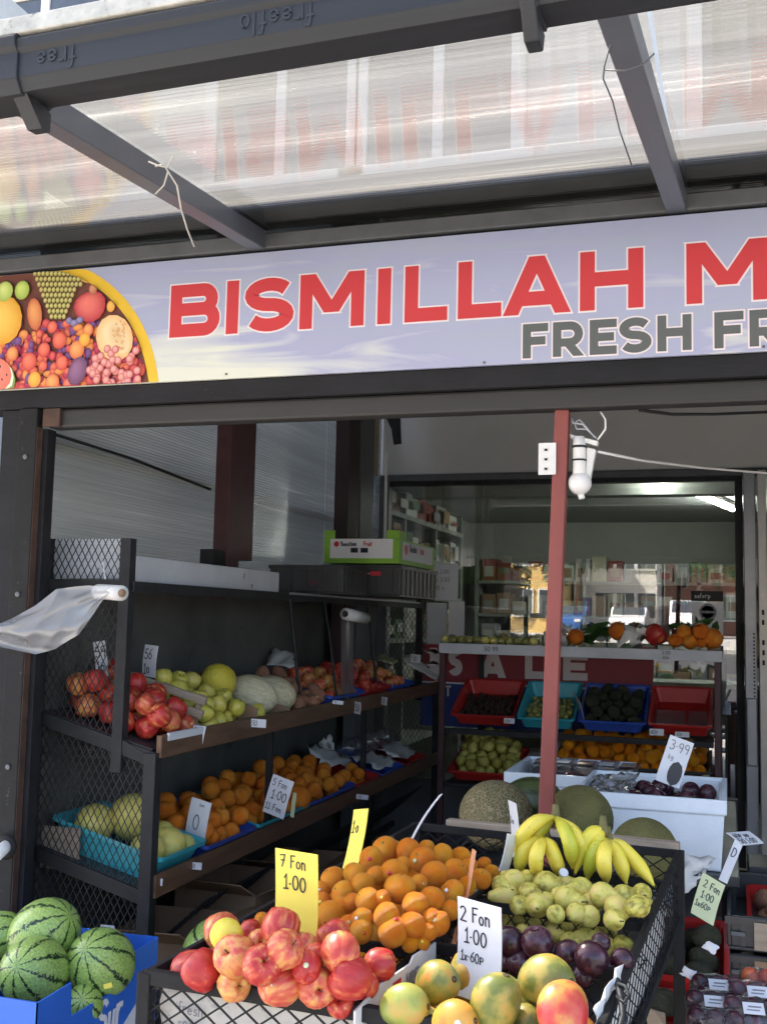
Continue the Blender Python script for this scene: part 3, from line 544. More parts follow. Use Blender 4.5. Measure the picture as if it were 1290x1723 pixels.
# posters on the inside of the glass
def poster(name, lab, px0, py0, px1, py1, m, Y=YB-.004, th=.003, txt=None):
    a = at(px0, py0, Y=Y); b = at(px1, py1, Y=Y); o = thing(name, lab, 'poster', (a.x, Y, b.z))
    MB().bb(a.x, b.x, Y-th, Y, b.z, a.z).build('sheet', m, o)
    for (tx, u, v, h, mm) in (txt or []):
        write('lettering', tx, (a.x+(b.x-a.x)*u, Y-th, b.z+(a.z-b.z)*v), (1, 0, 0), (0, 0, 1), h, mm, o, lift=.001)
    return o
poster('notice', 'white handwritten notice on the glass left of the shelf rack', 722, 948, 770, 1010, card_w, txt=[('5 o 1.00', .08, .72, .028, ink), ('2 k 3.50', .08, .5, .028, ink), ('1.00 o', .08, .28, .028, ink)])
poster('notice', 'blank white sheet taped below the handwritten notice', 755, 1012, 780, 1090, card_w)
poster('notice', 'blank pale sheet at the left edge of the window', 718, 1014, 750, 1092, whitec)
poster('notice', 'small dark safety notice on the right of the glass', 1162, 994, 1216, 1012, black, txt=[('saferp', .1, .3, .03, card_w)])
pn = poster('notice', 'white notice with a round emblem at the right of the glass', 1163, 1013, 1216, 1068, card_w)
a_ = at(1190, 1030, Y=YB-.007); MB().lathe([(.052, 0), (.052, .001), (.040, .001), (.040, 0)], 20, Matrix.Translation((a_.x, YB-.0075, a_.z)) @ Matrix.Rotation(PI/2, 4, 'X')).build('emblem', inkg, pn)
MB().bb(a_.x-.05, a_.x+.05, YB-.0105, YB-.0095, a_.z-.008, a_.z+.008).build('emblem_bar', inkg, pn)
# FOR SALE type banner
bn = thing('sale_banner', 'red and blue banner with white SALE letters behind the tray rack', 'banner', (-1.2, YB-.05, 1.1))
a = at(738, 1098, Y=YB-.05); b = at(1098, 1166, Y=YB-.05)
MB().bb(a.x-.12, b.x, YB-.054, YB-.05, 1.14, 1.385).build('red_field', bannerred, bn)
MB().bb(a.x-.12, b.x, YB-.0545, YB-.0505, 1.128, 1.139).build('white_line', letwhite, bn)
MB().bb(a.x-.12, b.x, YB-.054, YB-.05, .85, 1.127).build('blue_field', bannerblue, bn)
for ch, p0, p1 in (('R', 722, 742), ('S', 753, 778), ('A', 805, 852), ('L', 882, 918), ('E', 946, 988)):
    x0 = at(p0, 1130, Y=YB-.055).x; x1 = at(p1, 1130, Y=YB-.055).x; mb = MB()
    for k, (pts, hc) in enumerate(bold(ch, x0, x1, 1.18, 1.36, .052)): stroke(mb, pts, .048, hc, lambda p, l: V((p[0], YB-.0545-l, p[1])), 0, .001, .001+k*.0002)
    mb.build('letter', letwhite, bn)
write('lettering', "T", (a.x+.05, YB-.0545, 1.05), (1, 0, 0), (0, 0, 1), .06, letwhite, bn, t=.2)

# ------------------------------------------------------------------ LEAN-TO: roof, left wall, right wall
ln = thing('lean_to_roof', 'dark boarded roof of the lean-to in front of the shop', 'roof', (0, 5, 2.9))
MB().prism([(-2.3, 3.12, 2.90), (-2.3, 6.99, 3.25), (-2.3, 6.99, 3.30), (-2.3, 3.12, 2.95)], (5.6, 0, 0)).build('boarding', greyp, ln)
for y in (3.9, 5.0, 6.1): MB().bb(-2.28, 3.2, y-.03, y+.03, 2.905+(y-3.12)*.0905-.10, 2.90+(y-3.12)*.0905).build('joist', maroon, ln)
lw = thing('lean_to_side_wall', 'fluted polycarbonate side wall of the lean-to with maroon posts', 'wall', (-2.2, 5, 0))
XW = -2.268
def fluted(y0, y1, z0, z1, pitch=.0125, amp=.0012):
    n = int((z1-z0)/pitch*4); mb = MB()
    mb.grid(lambda u, v: (XW+amp*math.sin(2*PI*v*n/4), y0+(y1-y0)*u, z0+(z1-z0)*v), 1, n); return mb
for y0, y1 in ((3.09, 4.62), (4.622, 5.92), (5.922, 6.99)):
    o = fluted(y0, y1, 1.2, 3.02).build('sheet', polyw, lw, True)
    MB().bb(XW-.03, XW-.01, y0, y1, 0, 1.19).build('lower_board', darkboard, lw)
MB().bb(-2.165, -2.09, 4.28, 4.40, 1.62, 3.0).build('post', maroon, lw, bev=.004)
MB().bb(-2.165, -2.10, 4.405, 4.56, 1.80, 3.0).build('post', maroon, lw, bev=.004)
MB().bb(-2.165, -2.10, 4.16, 4.275, 1.66, 1.83).build('packing_block', black, lw, bev=.004)
MB().bb(-2.165, -2.08, 5.80, 6.0, 1.2, 3.05).build('post', paint('dark_maroon', (.035, .020, .022), .6), lw, bev=.004)
MB().bb(-2.165, -2.09, 6.05, 6.30, 0, 3.05).build('post', greyp, lw, bev=.004)
MB().bb(-2.33, -2.29, 3.1, 6.9, 2.13, 2.16).build('outer_rail', black, lw)
MB().tube([(-2.25, 3.12, 2.17), (-2.25, 3.7, 2.16), (-2.25, 4.40, 2.12)], .006, 6).build('cable', black, lw, True)
MB().bb(-2.10, -2.085, 6.55, 6.565, 1.7, 2.62).build('white_conduit', whitepl, lw)
MB().bb(-2.135, -2.10, 6.30, 6.42, 2.45, 3.0).build('peeling_patch', pale, lw)
nb = thing('added_shade_wall', 'added rendered wall beyond the polycarbonate, shading it from the sun', 'wall', (-4.2, 5, 0))  # added wall, its height set to keep sun off the side sheets
MB().bb(-4.7, -4.5, 3.0, 7, 0, 5.6).build('render', housew, nb)
MB().bb(-4.49, -2.4, 6.7, 6.9, 0, 1.7).build('green_fence', greeny, nb)
rw = thing('right_side_wall', 'dark boarded right hand wall of the lean-to', 'wall', (2.6, 5, 0))
MB().bb(2.6, 2.7, 3.1, 7, 0, 3.0).build('boarding', greyp, rw)

# ------------------------------------------------------------------ CANOPY FRAME
cn = thing('canopy', 'black framed canopy with polycarbonate roof and dark gutter over the shopfront', 'canopy', (-1, 2.3, 2.1))
MB().bb(-4.2, 2.4, 3.0, 3.09, 2.214, 2.68).build('header_beam', beamm, cn, bev=.004)
MB().bb(-2.34, 2.4, 2.965, 3.0, 2.214, 2.277).build('header_board', beamm, cn, bev=.003)
rail = MB()
rail.bb(-2.13, 2.4, 2.985, 3.05, 2.150, 2.212); rail.build('shutter_rail', paint('dull_grey_rail', (.032, .031, .030), .6, var=.2, scale=5, stretch=(.3, 3, 3), dirt=((.2, .10, .07), .72)), cn, bev=.008)
MB().bb(-2.14, -2.075, 2.97, 2.984, 2.152, 2.212).build('rust_plate', rust, cn, bev=.002)
MB().bb(-4.2, 2.4, 2.95, 3.09, 2.684, 2.73).build('top_board', greyp, cn, bev=.003)
RX = [-3.88, -2.63, -1.37, -.12, 1.13, 2.38]
for i, x in enumerate(RX):
    a = V((x-.01 if x < -1 else x, 2.99, 2.715)); b = V((x+.03 if x < -1 else x-.055, 1.60, 2.565))
    MB().beam(a, b, .052, .06).build('rafter', paint('grey_rafter', (.085, .095, .11), .35, var=.12, scale=4, dirt=((.05, .05, .05), .7)) if i == 0 else MATS['grey_rafter'], cn, bev=.003)
def roof_z(y): return 2.598+(y-1.60)*(2.752-2.598)/1.40
for i in range(5):
    x0 = RX[i]+.004; x1 = RX[i+1]-.004; n = int(1.42/.019*4)
    mb = MB().grid(lambda u, v: (x0+(x1-x0)*u, 1.585+1.42*v, roof_z(1.585+1.42*v)+.00014*math.sin(2*PI*v*n/4)), 1, n)
    mb.build('roof_sheet', poly, cn, True)
MB().prism([(-4.2, 2.72, roof_z(2.72)+.03), (-4.2, 3.5, roof_z(3.5)+.05), (-4.2, 3.5, roof_z(3.5)+.09), (-4.2, 2.72, roof_z(2.72)+.06)], (6.6, 0, 0)).build('flashing', greyp, cn)
MB().prism([(-4.2, 1.498, 2.508), (-4.2, 1.60, 2.508), (-4.2, 1.60, 2.540), (-4.2, 1.498, 2.540)], (6.6, 0, .106)).build('edge_board', moss, cn, bev=.003)
# gutter
gp = [(1.505, 2.548), (1.497, 2.54), (1.500, 2.525), (1.508, 2.518), (1.508, 2.475), (1.522, 2.455), (1.60, 2.462), (1.612, 2.475), (1.612, 2.54), (1.606, 2.54), (1.606, 2.48), (1.596, 2.470), (1.526, 2.463), (1.514, 2.478), (1.514, 2.535)]
g = MB().prism([(-4.2, y, z) for y, z in gp], (6.6, 0, 0)).build('gutter', gutm, cn, bev=.0015)
def scaled(prof, k, cy=1.56, cz=2.50): return [(cy+(y-cy)*k, cz+(z-cz)*k) for y, z in prof[:9]]
for x0, x1 in ((-1.36, -1.175), (-.29, -.262)):
    MB().prism([(x0, y, z) for y, z in scaled(gp, 1.10)], (x1-x0, 0, 0)).build('union', gutm, g, bev=.002)
MB().prism([(-1.20, 1.51, 2.47), (-1.20, 1.60, 2.45), (-1.20, 1.60, 2.415), (-1.20, 1.575, 2.412)], (.03, 0, 0)).build('union_tab', gutm, g)
MB().prism([(-.288, 1.50, 2.46), (-.288, 1.60, 2.45), (-.288, 1.585, 2.415), (-.288, 1.545, 2.412)], (.024, 0, 0)).build('union_tab', gutm, g, bev=.003)
emb = paint('gutter_lettering', (.025, .027, .030), .5, bump=0)
write('embossed_lettering', 'freeflo', (-.62, 1.507, 2.515), (-1, 0, 0), (0, 0, -1), .038, emb, g, t=.10, lift=.0009)
write('embossed_lettering', 'free', (-1.06, 1.507, 2.515), (-1, 0, 0), (0, 0, -1), .038, emb, g, t=.10, lift=.0009)
# the gutter falls a little towards the left
for o_ in [g]+list(g.children):
    for v_ in o_.data.vertices:
        wx = v_.co.x+o_['_org'][0]; v_.co.z += .008+.016*(wx+.98)
# front posts (left outside face, right beyond the frame)
for k in (0, 1):
    dx = 0 if k == 0 else 4.62
    f = MB().bb(-2.220+dx, -2.150+dx, 2.955, 2.99, 0, 2.212).build('front_post', postm, cn, bev=.003)
    MB().bb(-2.30+dx, -2.222+dx, 2.975, 3.05, 0, 2.212).build('outer_channel', beamm, f, bev=.002)
    MB().bb(-2.1495+dx, -2.1475+dx, 2.958, 2.988, 0, 2.15).build('rust_strip', rust, f)
    MB().bb(-2.20+dx, -2.132+dx, 2.992, 3.04, 0, 2.149).build('inner_channel', beamm, f, bev=.002)
    for z in (.5, 1.05, 1.6, 2.05): MB().lathe([(.009, 0), (.009, .004), (.004, .006)], 6, Matrix.Translation((-2.185+dx, 2.954, z)) @ Matrix.Rotation(PI/2, 4, 'X')).build('bolt', alud, f)
pp = at(10, 1425, Y=2.93)
pb = thing('pipe_stub', 'short white pipe end sticking out of the black post at lower left', 'pipe', tuple(pp))
MB().tube([pp+V((0, .02, .008)), pp+V((.012, -.06, -.012))], .020, 14).build('sleeve', whitepl, pb, True)
MB().tube([pp+V((.012, -.061, -.0122)), pp+V((.0125, -.064, -.0127))], .011, 12).build('bore', black, pb)
MB().lathe([(.035, 0), (.04, .01), (.03, .016), (.02, .018)], 14, Matrix.Translation(pp+V((0, .01, 0))) @ Matrix.Rotation(PI/2, 4, 'X')).build('collar', postm, pb, True)

# ------------------------------------------------------------------ SIGN
sg = thing('shop_sign', 'long pale lilac fascia sign with red BISMILLAH lettering and fruit picture', 'sign', (-1, 2.95, 2.278))
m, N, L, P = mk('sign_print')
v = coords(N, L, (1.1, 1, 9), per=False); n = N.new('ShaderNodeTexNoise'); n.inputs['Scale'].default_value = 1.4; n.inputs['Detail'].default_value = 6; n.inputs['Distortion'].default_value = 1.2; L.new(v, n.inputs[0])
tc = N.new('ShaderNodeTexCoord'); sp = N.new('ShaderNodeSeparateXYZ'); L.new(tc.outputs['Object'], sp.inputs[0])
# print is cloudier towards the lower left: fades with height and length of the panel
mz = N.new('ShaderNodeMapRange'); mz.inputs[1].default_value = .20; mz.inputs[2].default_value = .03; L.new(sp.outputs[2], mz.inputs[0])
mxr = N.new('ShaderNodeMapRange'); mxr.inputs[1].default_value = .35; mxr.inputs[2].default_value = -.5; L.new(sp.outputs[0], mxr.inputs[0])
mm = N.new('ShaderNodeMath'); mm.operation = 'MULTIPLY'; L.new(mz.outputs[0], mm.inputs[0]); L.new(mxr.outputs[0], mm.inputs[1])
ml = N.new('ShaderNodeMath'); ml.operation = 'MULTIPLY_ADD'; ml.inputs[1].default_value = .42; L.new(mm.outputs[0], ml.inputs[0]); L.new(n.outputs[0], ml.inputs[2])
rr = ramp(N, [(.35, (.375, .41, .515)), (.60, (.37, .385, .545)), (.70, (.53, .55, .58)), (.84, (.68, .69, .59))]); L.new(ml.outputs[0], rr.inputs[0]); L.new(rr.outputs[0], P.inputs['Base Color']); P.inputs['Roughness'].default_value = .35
ZT = 2.672; ZB = 2.278; YS = 2.955
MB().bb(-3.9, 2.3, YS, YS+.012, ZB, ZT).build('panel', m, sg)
def splace(p, l): return V((p[0], YS-l, p[1]))
def signletters(items, t, m, b):
    for k, (ch, x0, x1, z0, z1) in enumerate(items):
        st = bold(ch, x0, x1, z0, z1, t); mo = MB(); mi = MB()
        for j, (pts, hc) in enumerate(st):
            stroke(mo, pts, t+2*b, hc, splace, b, .0006, .0008+.0001*j); stroke(mi, pts, t, hc, splace, 0, .0006, .0018+.0001*j)
        mo.build('letter_outline', letwhite, sg); mi.build('letter', m, sg)
sc_ = .985  # panel stands 45 mm in front of the beam
def sx(x): return x*sc_
def sz(z): return 1.55+(z-1.55)*sc_
BIG = [('B', -1.700, -1.523), ('I', -1.507, -1.452), ('S', -1.437, -1.270), ('M', -1.250, -1.040), ('I', -1.002, -.950), ('L', -.911, -.779), ('L', -.747, -.617), ('A', -.613, -.415), ('H', -.390, -.214), ('M', -.098, .118)]
signletters([(ch, sx(a), sx(b), sz(2.432), sz(2.604)) for ch, a, b in BIG], .041, letred, .005)
SM = [('F', -.553, -.480), ('R', -.466, -.381), ('E', -.362, -.287), ('S', -.280, -.192), ('H', -.176, -.085), ('F', -.025, .051), ('R', .066, .15)]
signletters([(ch, sx(a), sx(b), sz(2.303), sz(2.404)) for ch, a, b in SM], .0235, letgrey, .0045)
# printed fruit medallion: yellow disc and a crowd of fruits, flat print in coloured facets
pr = MB()
ccx, ccz, cr = sx(-2.25), sz(2.215), .515
def clampz(x, z): return (x, min(max(z, ZB+.001), ZT-.001))
def disc(cx, cz, rx, rz, c0, c1, lift, rot=0, n=14, wob=0, clip=None):
    o = len(pr.v); rings = (0, .45, .8, 1)
    hx, hz = cx-rx*.3, cz+rz*.3
    for k, rr_ in enumerate(rings):
        for i in range(n if k else 1):
            a = 2*PI*i/n; w = 1+wob*math.sin(a*3+cx*90)
            x = cx*rr_+hx*(1-rr_)+rr_*w*(rx*math.cos(a)*math.cos(rot)-rz*math.sin(a)*math.sin(rot)); z = cz*rr_+hz*(1-rr_)+rr_*w*(rx*math.cos(a)*math.sin(rot)+rz*math.sin(a)*math.cos(rot))
            if clip:
                d = math.hypot(x-ccx, z-ccz)
                if d > clip: x = ccx+(x-ccx)*clip/d; z = ccz+(z-ccz)*clip/d
            x, z = clampz(x, z); pr.v.append(V((x, YS-lift, z))); t = rr_**1.6; pr.c.append(tuple(c0[j]*(1-t)+c1[j]*t for j in range(3)))
    for i in range(n): pr.f.append([o, o+1+i, o+1+(i+1) % n])
    for k in range(2):
        a0 = o+1+k*n; b0 = a0+n
        for i in range(n): pr.f.append([a0+i, b0+i, b0+(i+1) % n, a0+(i+1) % n])
disc(ccx, ccz, cr, cr, (.80, .52, .03), (.80, .50, .03), .0006, n=96)
disc(ccx, ccz, cr-.035, cr-.035, (.16, .05, .03), (.16, .05, .03), .0008, n=96)
CL = cr-.036; lf = .0010
def pf(px, py, rx, ry, c0, c1, rot=0, wob=0, n=14):
    global lf
    p = at(px, py, Y=YS); k = .00192; lf += .00002; disc(p.x, p.z, rx*k, ry*k, c0, c1, lf, R(rot), n, wob, CL)
q = random.Random(2)
for _ in range(420):   # berries and grapes filling the ground of the picture
    px = q.uniform(2, 238); py = q.uniform(545, 655); cch = q.choice([((.75, .12, .10), (.35, .02, .03)), ((.80, .20, .10), (.5, .05, .04)), ((.55, .05, .10), (.25, .01, .05)), ((.25, .10, .28), (.08, .03, .12)), ((.85, .35, .10), (.6, .15, .03))])
    pf(px, py, q.uniform(5, 10), q.uniform(5, 10), *cch)
for i in range(13):
    for j in range(9):
        x = 62+i*7+(j % 2)*3.5; y = 462+j*9; 
        if abs(x-102) < 46-j*4.2: pf(x, y, 4.2, 5, (.72, .62, .20), (.26, .24, .07), n=6)
pf(10, 540, 38, 44, (.95, .62, .12), (.72, .32, .02), 8); pf(12, 492, 17, 18, (.70, .78, .25), (.35, .48, .08)); pf(41, 490, 15, 17, (.62, .72, .18), (.30, .42, .06)); pf(62, 530, 15, 29, (.85, .38, .12), (.55, .12, .05), 10)
pf(155, 517, 31, 27, (.85, .20, .15), (.45, .03, .04), 0, .04); pf(160, 488, 8, 10, (.70, .30, .15), (.40, .12, .06)); pf(152, 468, 14, 10, (.85, .50, .12), (.60, .30, .05))
pf(196, 570, 34, 42, (.92, .68, .38), (.80, .48, .20), 28); pf(203, 570, 17, 30, (.70, .50, .25), (.80, .60, .35), 30); pf(190, 517, 8, 10, (.9, .5, .1), (.7, .3, .05))
for _ in range(26): pf(203+q.gauss(0, 7), 566+q.gauss(0, 12), 1.6, 3.2, (.78, .42, .18), (.60, .28, .10), 40, n=6)
for a, b, r in ((92, 552, 10), (53, 610, 15), (78, 590, 12), (108, 612, 12), (104, 574, 14), (133, 590, 15), (62, 640, 13), (92, 645, 14), (152, 557, 10), (25, 597, 12), (118, 648, 10), (146, 573, 11)): pf(a, b, r, r*1.1, *q.choice([((.95, .50, .08), (.70, .25, .03)), ((.88, .22, .12), (.55, .05, .04)), ((.92, .40, .12), (.60, .12, .05))]))
pf(134, 626, 18, 26, (.30, .14, .26), (.12, .04, .10), -20); pf(128, 545, 8, 6, (.32, .28, .45), (.12, .10, .22)); pf(138, 540, 7, 6, (.32, .28, .45), (.12, .10, .22)); pf(120, 541, 6, 6, (.32, .28, .45), (.12, .10, .22))
for k in range(46): pf(150+q.random()*88, 588+q.random()*62, 7, 7, (.88, .42, .36), (.50, .10, .10))
pf(-4, 640, 44, 36, (.30, .42, .12), (.16, .28, .06), -25); pf(-4, 636, 40, 33, (.85, .85, .60), (.80, .80, .60), -25); pf(-5, 632, 37, 31, (.85, .25, .18), (.80, .18, .12), -25)
for dx, dy in ((-2, 628), (8, 640), (16, 632), (5, 618)): pf(dx, dy, 1.6, 3, (.05, .02, .02), (.05, .02, .02), 20, n=6)
pr.build('printed_fruit_picture', printm, sg)
for x, z in ((-1.47, 2.292), (-.655, 2.286), (-2.0, 2.292), (.1, 2.29)): MB().lathe([(.004, 0), (.0038, .002), (.001, .003)], 10, Matrix.Translation((x, YS-.001, z)) @ Matrix.Rotation(PI/2, 4, 'X')).build('screw', alud, sg)

# ------------------------------------------------------------------ RED POLE, LAMP, CABLES
pt = V((-.440, 3.02, 2.15)); pbm = V((-.512, 3.02, 0))
pl = thing('red_pole', 'square red oxide painted steel pole propping the header beam', 'pole', tuple(pbm))
MB().beam(pbm, pt, .040, .040, (0, 1, 0)).build('shaft', redpole, pl, bev=.003)
a = at(917, 746, Y=3.0); b = at(928, 799, Y=3.0); MB().bb(a.x-.018, b.x+.012, 2.992, 2.996, b.z, a.z).build('bracket_plate', whitepl, pl)
for yy in (757, 773, 789):
    p = at(918, yy, Y=2.991); MB().bb(p.x-.004, p.x+.004, 2.988, 2.991, p.z-.003, p.z+.003).build('slot', black, pl)
lp = at(976, 780, Y=3.02)
lm = thing('wall_lamp', 'white outdoor lamp with round bulb hanging beside the red pole', 'lamp', (lp.x, lp.y, lp.z-.13))
def q_(px, py, Y=3.02): return at(px, py, Y=Y)
MB().tube([q_(973, 735), q_(974, 752), q_(974, 786), q_(975, 802)], [.016, .019, .018, .021], 14).build('lamp_holder', whitepl, lm, True)
MB().tube([q_(974, 750), q_(974, 754)], .0205, 14).build('clamp_band', black, lm); MB().tube([q_(974, 773), q_(974, 776)], .0205, 14).build('clamp_band', black, lm)
bm = []; c0 = q_(975, 813)
MB().lathe([(.001, -.033)] + [(.033*math.cos(R(a)), .033*math.sin(R(a))) for a in range(-75, 66, 10)], 18, Matrix.Translation(c0)).build('bulb', paint('frosted_bulb', (.74, .72, .70), .25, var=.02, bump=0), lm, True)
MB().tube([c0+V((.002, 0, -.03)), c0+V((.006, 0, -.045))], .009, 10).build('bulb_tip', whitepl, lm, True)
MB().prism([q_(957, 730), q_(1006, 742), q_(1003, 750), q_(960, 738)], (0, .03, 0)).build('shade_plate', whitepl, lm, bev=.002)
MB().prism([q_(986, 752), q_(1002, 756), q_(992, 808), q_(984, 806)], (0, .025, 0)).build('side_bracket', whitepl, lm, bev=.003)
MB().tube([q_(960, 700), q_(963, 712), q_(980, 714), q_(1000, 736)], .0035, 6).tube([q_(962, 704), q_(970, 722), q_(986, 722), q_(1003, 738)], .003, 6).tube([q_(958, 716), q_(975, 706), q_(990, 724)], .003, 6).build('tangled_wire', alu, lm, True)
MB().tube([q_(1010, 693), q_(1018, 706), q_(1018, 722), q_(1005, 740)], .003, 6).build('loop_wire', whitepl, lm, True)
MB().tube([q_(1005, 760, 3.05), q_(1080, 775, 3.3), q_(1180, 787, 3.7), q_(1300, 797, 4.1), (1.2, 4.6, 2.2)], .0045, 6).build('white_cable', whitepl, lm, True)
tag(MB().tube([at(1075, 690, Y=3.2), at(1130, 697, Y=3.3), at(1200, 697, Y=3.4), at(1320, 692, Y=3.6)], .005, 6).build('black_cable', black, None, True), 'black cable sagging under the header beam at the right', 'cable')
kb = thing('hanging_bracket', 'dark bent metal bracket hanging by the bulkhead above the boxes', 'bracket', tuple(at(665, 700, Y=6.6)))
MB().prism([at(655, 700, Y=6.6), at(672, 700, Y=6.6), at(674, 746, Y=6.6), at(662, 748, Y=6.6)], (0, .02, 0)).prism([at(648, 700, Y=6.6), at(653, 700, Y=6.6), at(660, 718, Y=6.6), at(657, 720, Y=6.6)], (0, .015, 0)).build('arm', black, kb)
# string tied round rafters
st1 = [at(262, 280, Z=2.62), at(275, 276, Z=2.60), at(283, 288, Z=2.585), at(298, 312, Z=2.57), at(305, 352, Z=2.54), at(315, 385, Z=2.51), at(327, 415, Z=2.48)]
tag(MB().tube(st1, .0022, 5).tube([at(283, 288, Z=2.585), at(276, 312, Z=2.57), at(262, 326, Z=2.58)], .002, 5).tube([at(250, 272, Z=2.60), at(268, 279, Z=2.59), at(282, 282, Z=2.59), at(292, 262, Z=2.60)], .002, 5).build('string', string, None, True), 'frayed pale string tied round the left rafter with a hanging end', 'string')
st2 = [at(1028, 68, Z=2.56), at(1016, 112, Z=2.55), at(1014, 132, Z=2.55), at(1030, 170, Z=2.54), at(1042, 220, Z=2.53), at(1062, 278, Z=2.52)]
tag(MB().tube(st2, .0016, 5).tube([at(1015, 118, Z=2.55), at(1050, 119, Z=2.535), at(1082, 108, Z=2.54), at(1100, 90, Z=2.56)], .0016, 5).build('string', greywire, None, True), 'thin grey string looped round the right hand rafter', 'string')

# ------------------------------------------------------------------ fruit meshes (unit radius, shared)
def mesh_of(mb, name, m, smooth=True):
    o = mb.build(name, m, None, smooth, loc=(0, 0, 0)); me = o.data; bpy.data.objects.remove(o); return me
def sphere_prof(n=10, sq=1.0): return [(max(.001, math.sin(PI*i/n)), -math.cos(PI*i/n)*sq) for i in range(n+1)]
def wobble(amp, seed):
    q = random.Random(seed); ks = [(q.uniform(1, 3), q.uniform(0, 6), q.uniform(1, 3)) for _ in range(3)]
    def f(p, a):
        w = 1+amp*sum(math.sin(k*p.z*2+b+a*round(c)) for k, b, c in ks)/2; return V((p.x*w, p.y*w, p.z))
    return f
APROF = [(.001, -.78), (.10, -.80), (.20, -.88), (.36, -.93), (.62, -.80), (.84, -.50), (.97, -.12), (1.0, .18), (.93, .52), (.75, .78), (.50, .90), (.28, .86), (.12, .72), (.03, .58), (.001, .56)]
def apple_mesh(m, seed, name='apple'): return mesh_of(MB().lathe(APROF, 16, fn=wobble(.05, seed)), name, m)
stem_mesh = mesh_of(MB().tube([(0, 0, .55), (.02, 0, .78), (.08, .03, 1.0)], [.035, .03, .05], 6), 'stem', stemm)
OPROF = [(.001, -.90), (.06, -.91), (.16, -.965)] + [(math.sin(R(a)), -math.cos(R(a))*.95) for a in range(20, 170, 14)] + [(.14, .93), (.07, .90), (.001, .88)]
def orange_mesh(m, seed): return mesh_of(MB().lathe(OPROF, 18, fn=wobble(.03, seed)), 'orange', m)
button_mesh = mesh_of(MB().lathe([(.09, .885), (.08, .925), (.03, .93)], 8), 'button', greeny)
PEARP = [(.001, -.93), (.12, -.96), (.45, -.98), (.78, -.80), (.98, -.42), (1.0, -.05), (.88, .32), (.66, .68), (.48, 1.0), (.38, 1.28), (.24, 1.45), (.08, 1.48), (.001, 1.46)]
def bend(k): return lambda p, a: V((p.x + k*max(0, p.z)**2, p.y, p.z))
def pear_mesh(m, k): return mesh_of(MB().lathe(PEARP, 16, fn=bend(k)), 'pear', m)
pstem_mesh = mesh_of(MB().tube([(0, 0, 1.4), (.08, .02, 1.65), (.2, .02, 1.9)], [.06, .05, .07], 6), 'stem', stemm)
def mango_mesh(m): return mesh_of(MB().lathe([(.001, -1.36)] + [(math.sin(R(a))**.9, -math.cos(R(a))*(1.36 if a < 90 else 1.12)) for a in range(14, 170, 13)] + [(.001, 1.10)], 18, fn=lambda p, a: V((p.x*1.0+.10*p.z**2-.05, p.y*.84, p.z))), 'mango', m)
mstem_mesh = mesh_of(MB().lathe([(.17, 1.03), (.15, 1.10), (.06, 1.12), (.03, 1.09)], 10, fn=lambda p, a: V((p.x+.07, p.y, p.z))), 'stem_scar', stemm)
def plain_mesh(name, m, sq=1.0, w=.02, seed=1): return mesh_of(MB().lathe(sphere_prof(11, sq), 18, fn=wobble(w, seed)), name, m)
def plum_mesh(m): return mesh_of(MB().lathe([(.001, -.95)] + [(math.sin(R(a)), -math.cos(R(a))*.96) for a in range(15, 160, 13)] + [(.22, .90), (.1, .82), (.001, .80)], 16, fn=lambda p, a: V((p.x*(1-.06*math.exp(-(a-PI)**2*12)), p.y, p.z))), 'plum', m)
LEMP = [(.001, -1.28), (.10, -1.25), (.22, -1.12), (.6, -.85), (.9, -.45), (1.0, 0), (.9, .45), (.6, .85), (.2, 1.12), (.1, 1.2), (.001, 1.2)]
lem_mesh = mesh_of(MB().lathe(LEMP, 16), 'lemon', m_lemon)
A_RED = [apple_mesh(m_apple, s) for s in (1, 2, 3)]; A_BL = [apple_mesh(m_applep, s) for s in (4, 5, 6)]; A_GR = [apple_mesh(m_appleg, s) for s in (7, 8)]
O_BR = [orange_mesh(m_orange, s) for s in (1, 2, 3)]; O_DU = [orange_mesh(m_orangeR, s) for s in (4, 5)]
PEAR = [pear_mesh(m_pear, .10), pear_mesh(m_pear, .02)]; PLUM = [plum_mesh(m_plum)]
def rotq(q, up=1.0):
    """mostly upright with a random lean (up=0: any way round)"""
    return Euler((q.gauss(0, .9*(1-up)+.25), q.gauss(0, .9*(1-up)+.25), q.random()*6.28)).to_matrix().to_4x4()
def fruit_at(mesh, p, r, label, cat, group, M=None, q=None, name=None, kids=(), up=.5, sq=None):
    o = bpy.data.objects.new(name or mesh.name.split('.')[0], mesh); COL.objects.link(o)
    M = M if M is not None else rotq(q or RNG, up)
    o.matrix_world = Matrix.Translation(p) @ M @ Matrix.Diagonal((r, r, r, 1) if sq is None else (r*sq[0], r*sq[1], r*sq[2], 1))
    for k in kids:
        c_ = bpy.data.objects.new(k.name.split('.')[0], k); COL.objects.link(c_); c_.parent = o
    return tag(o, label, cat, group)
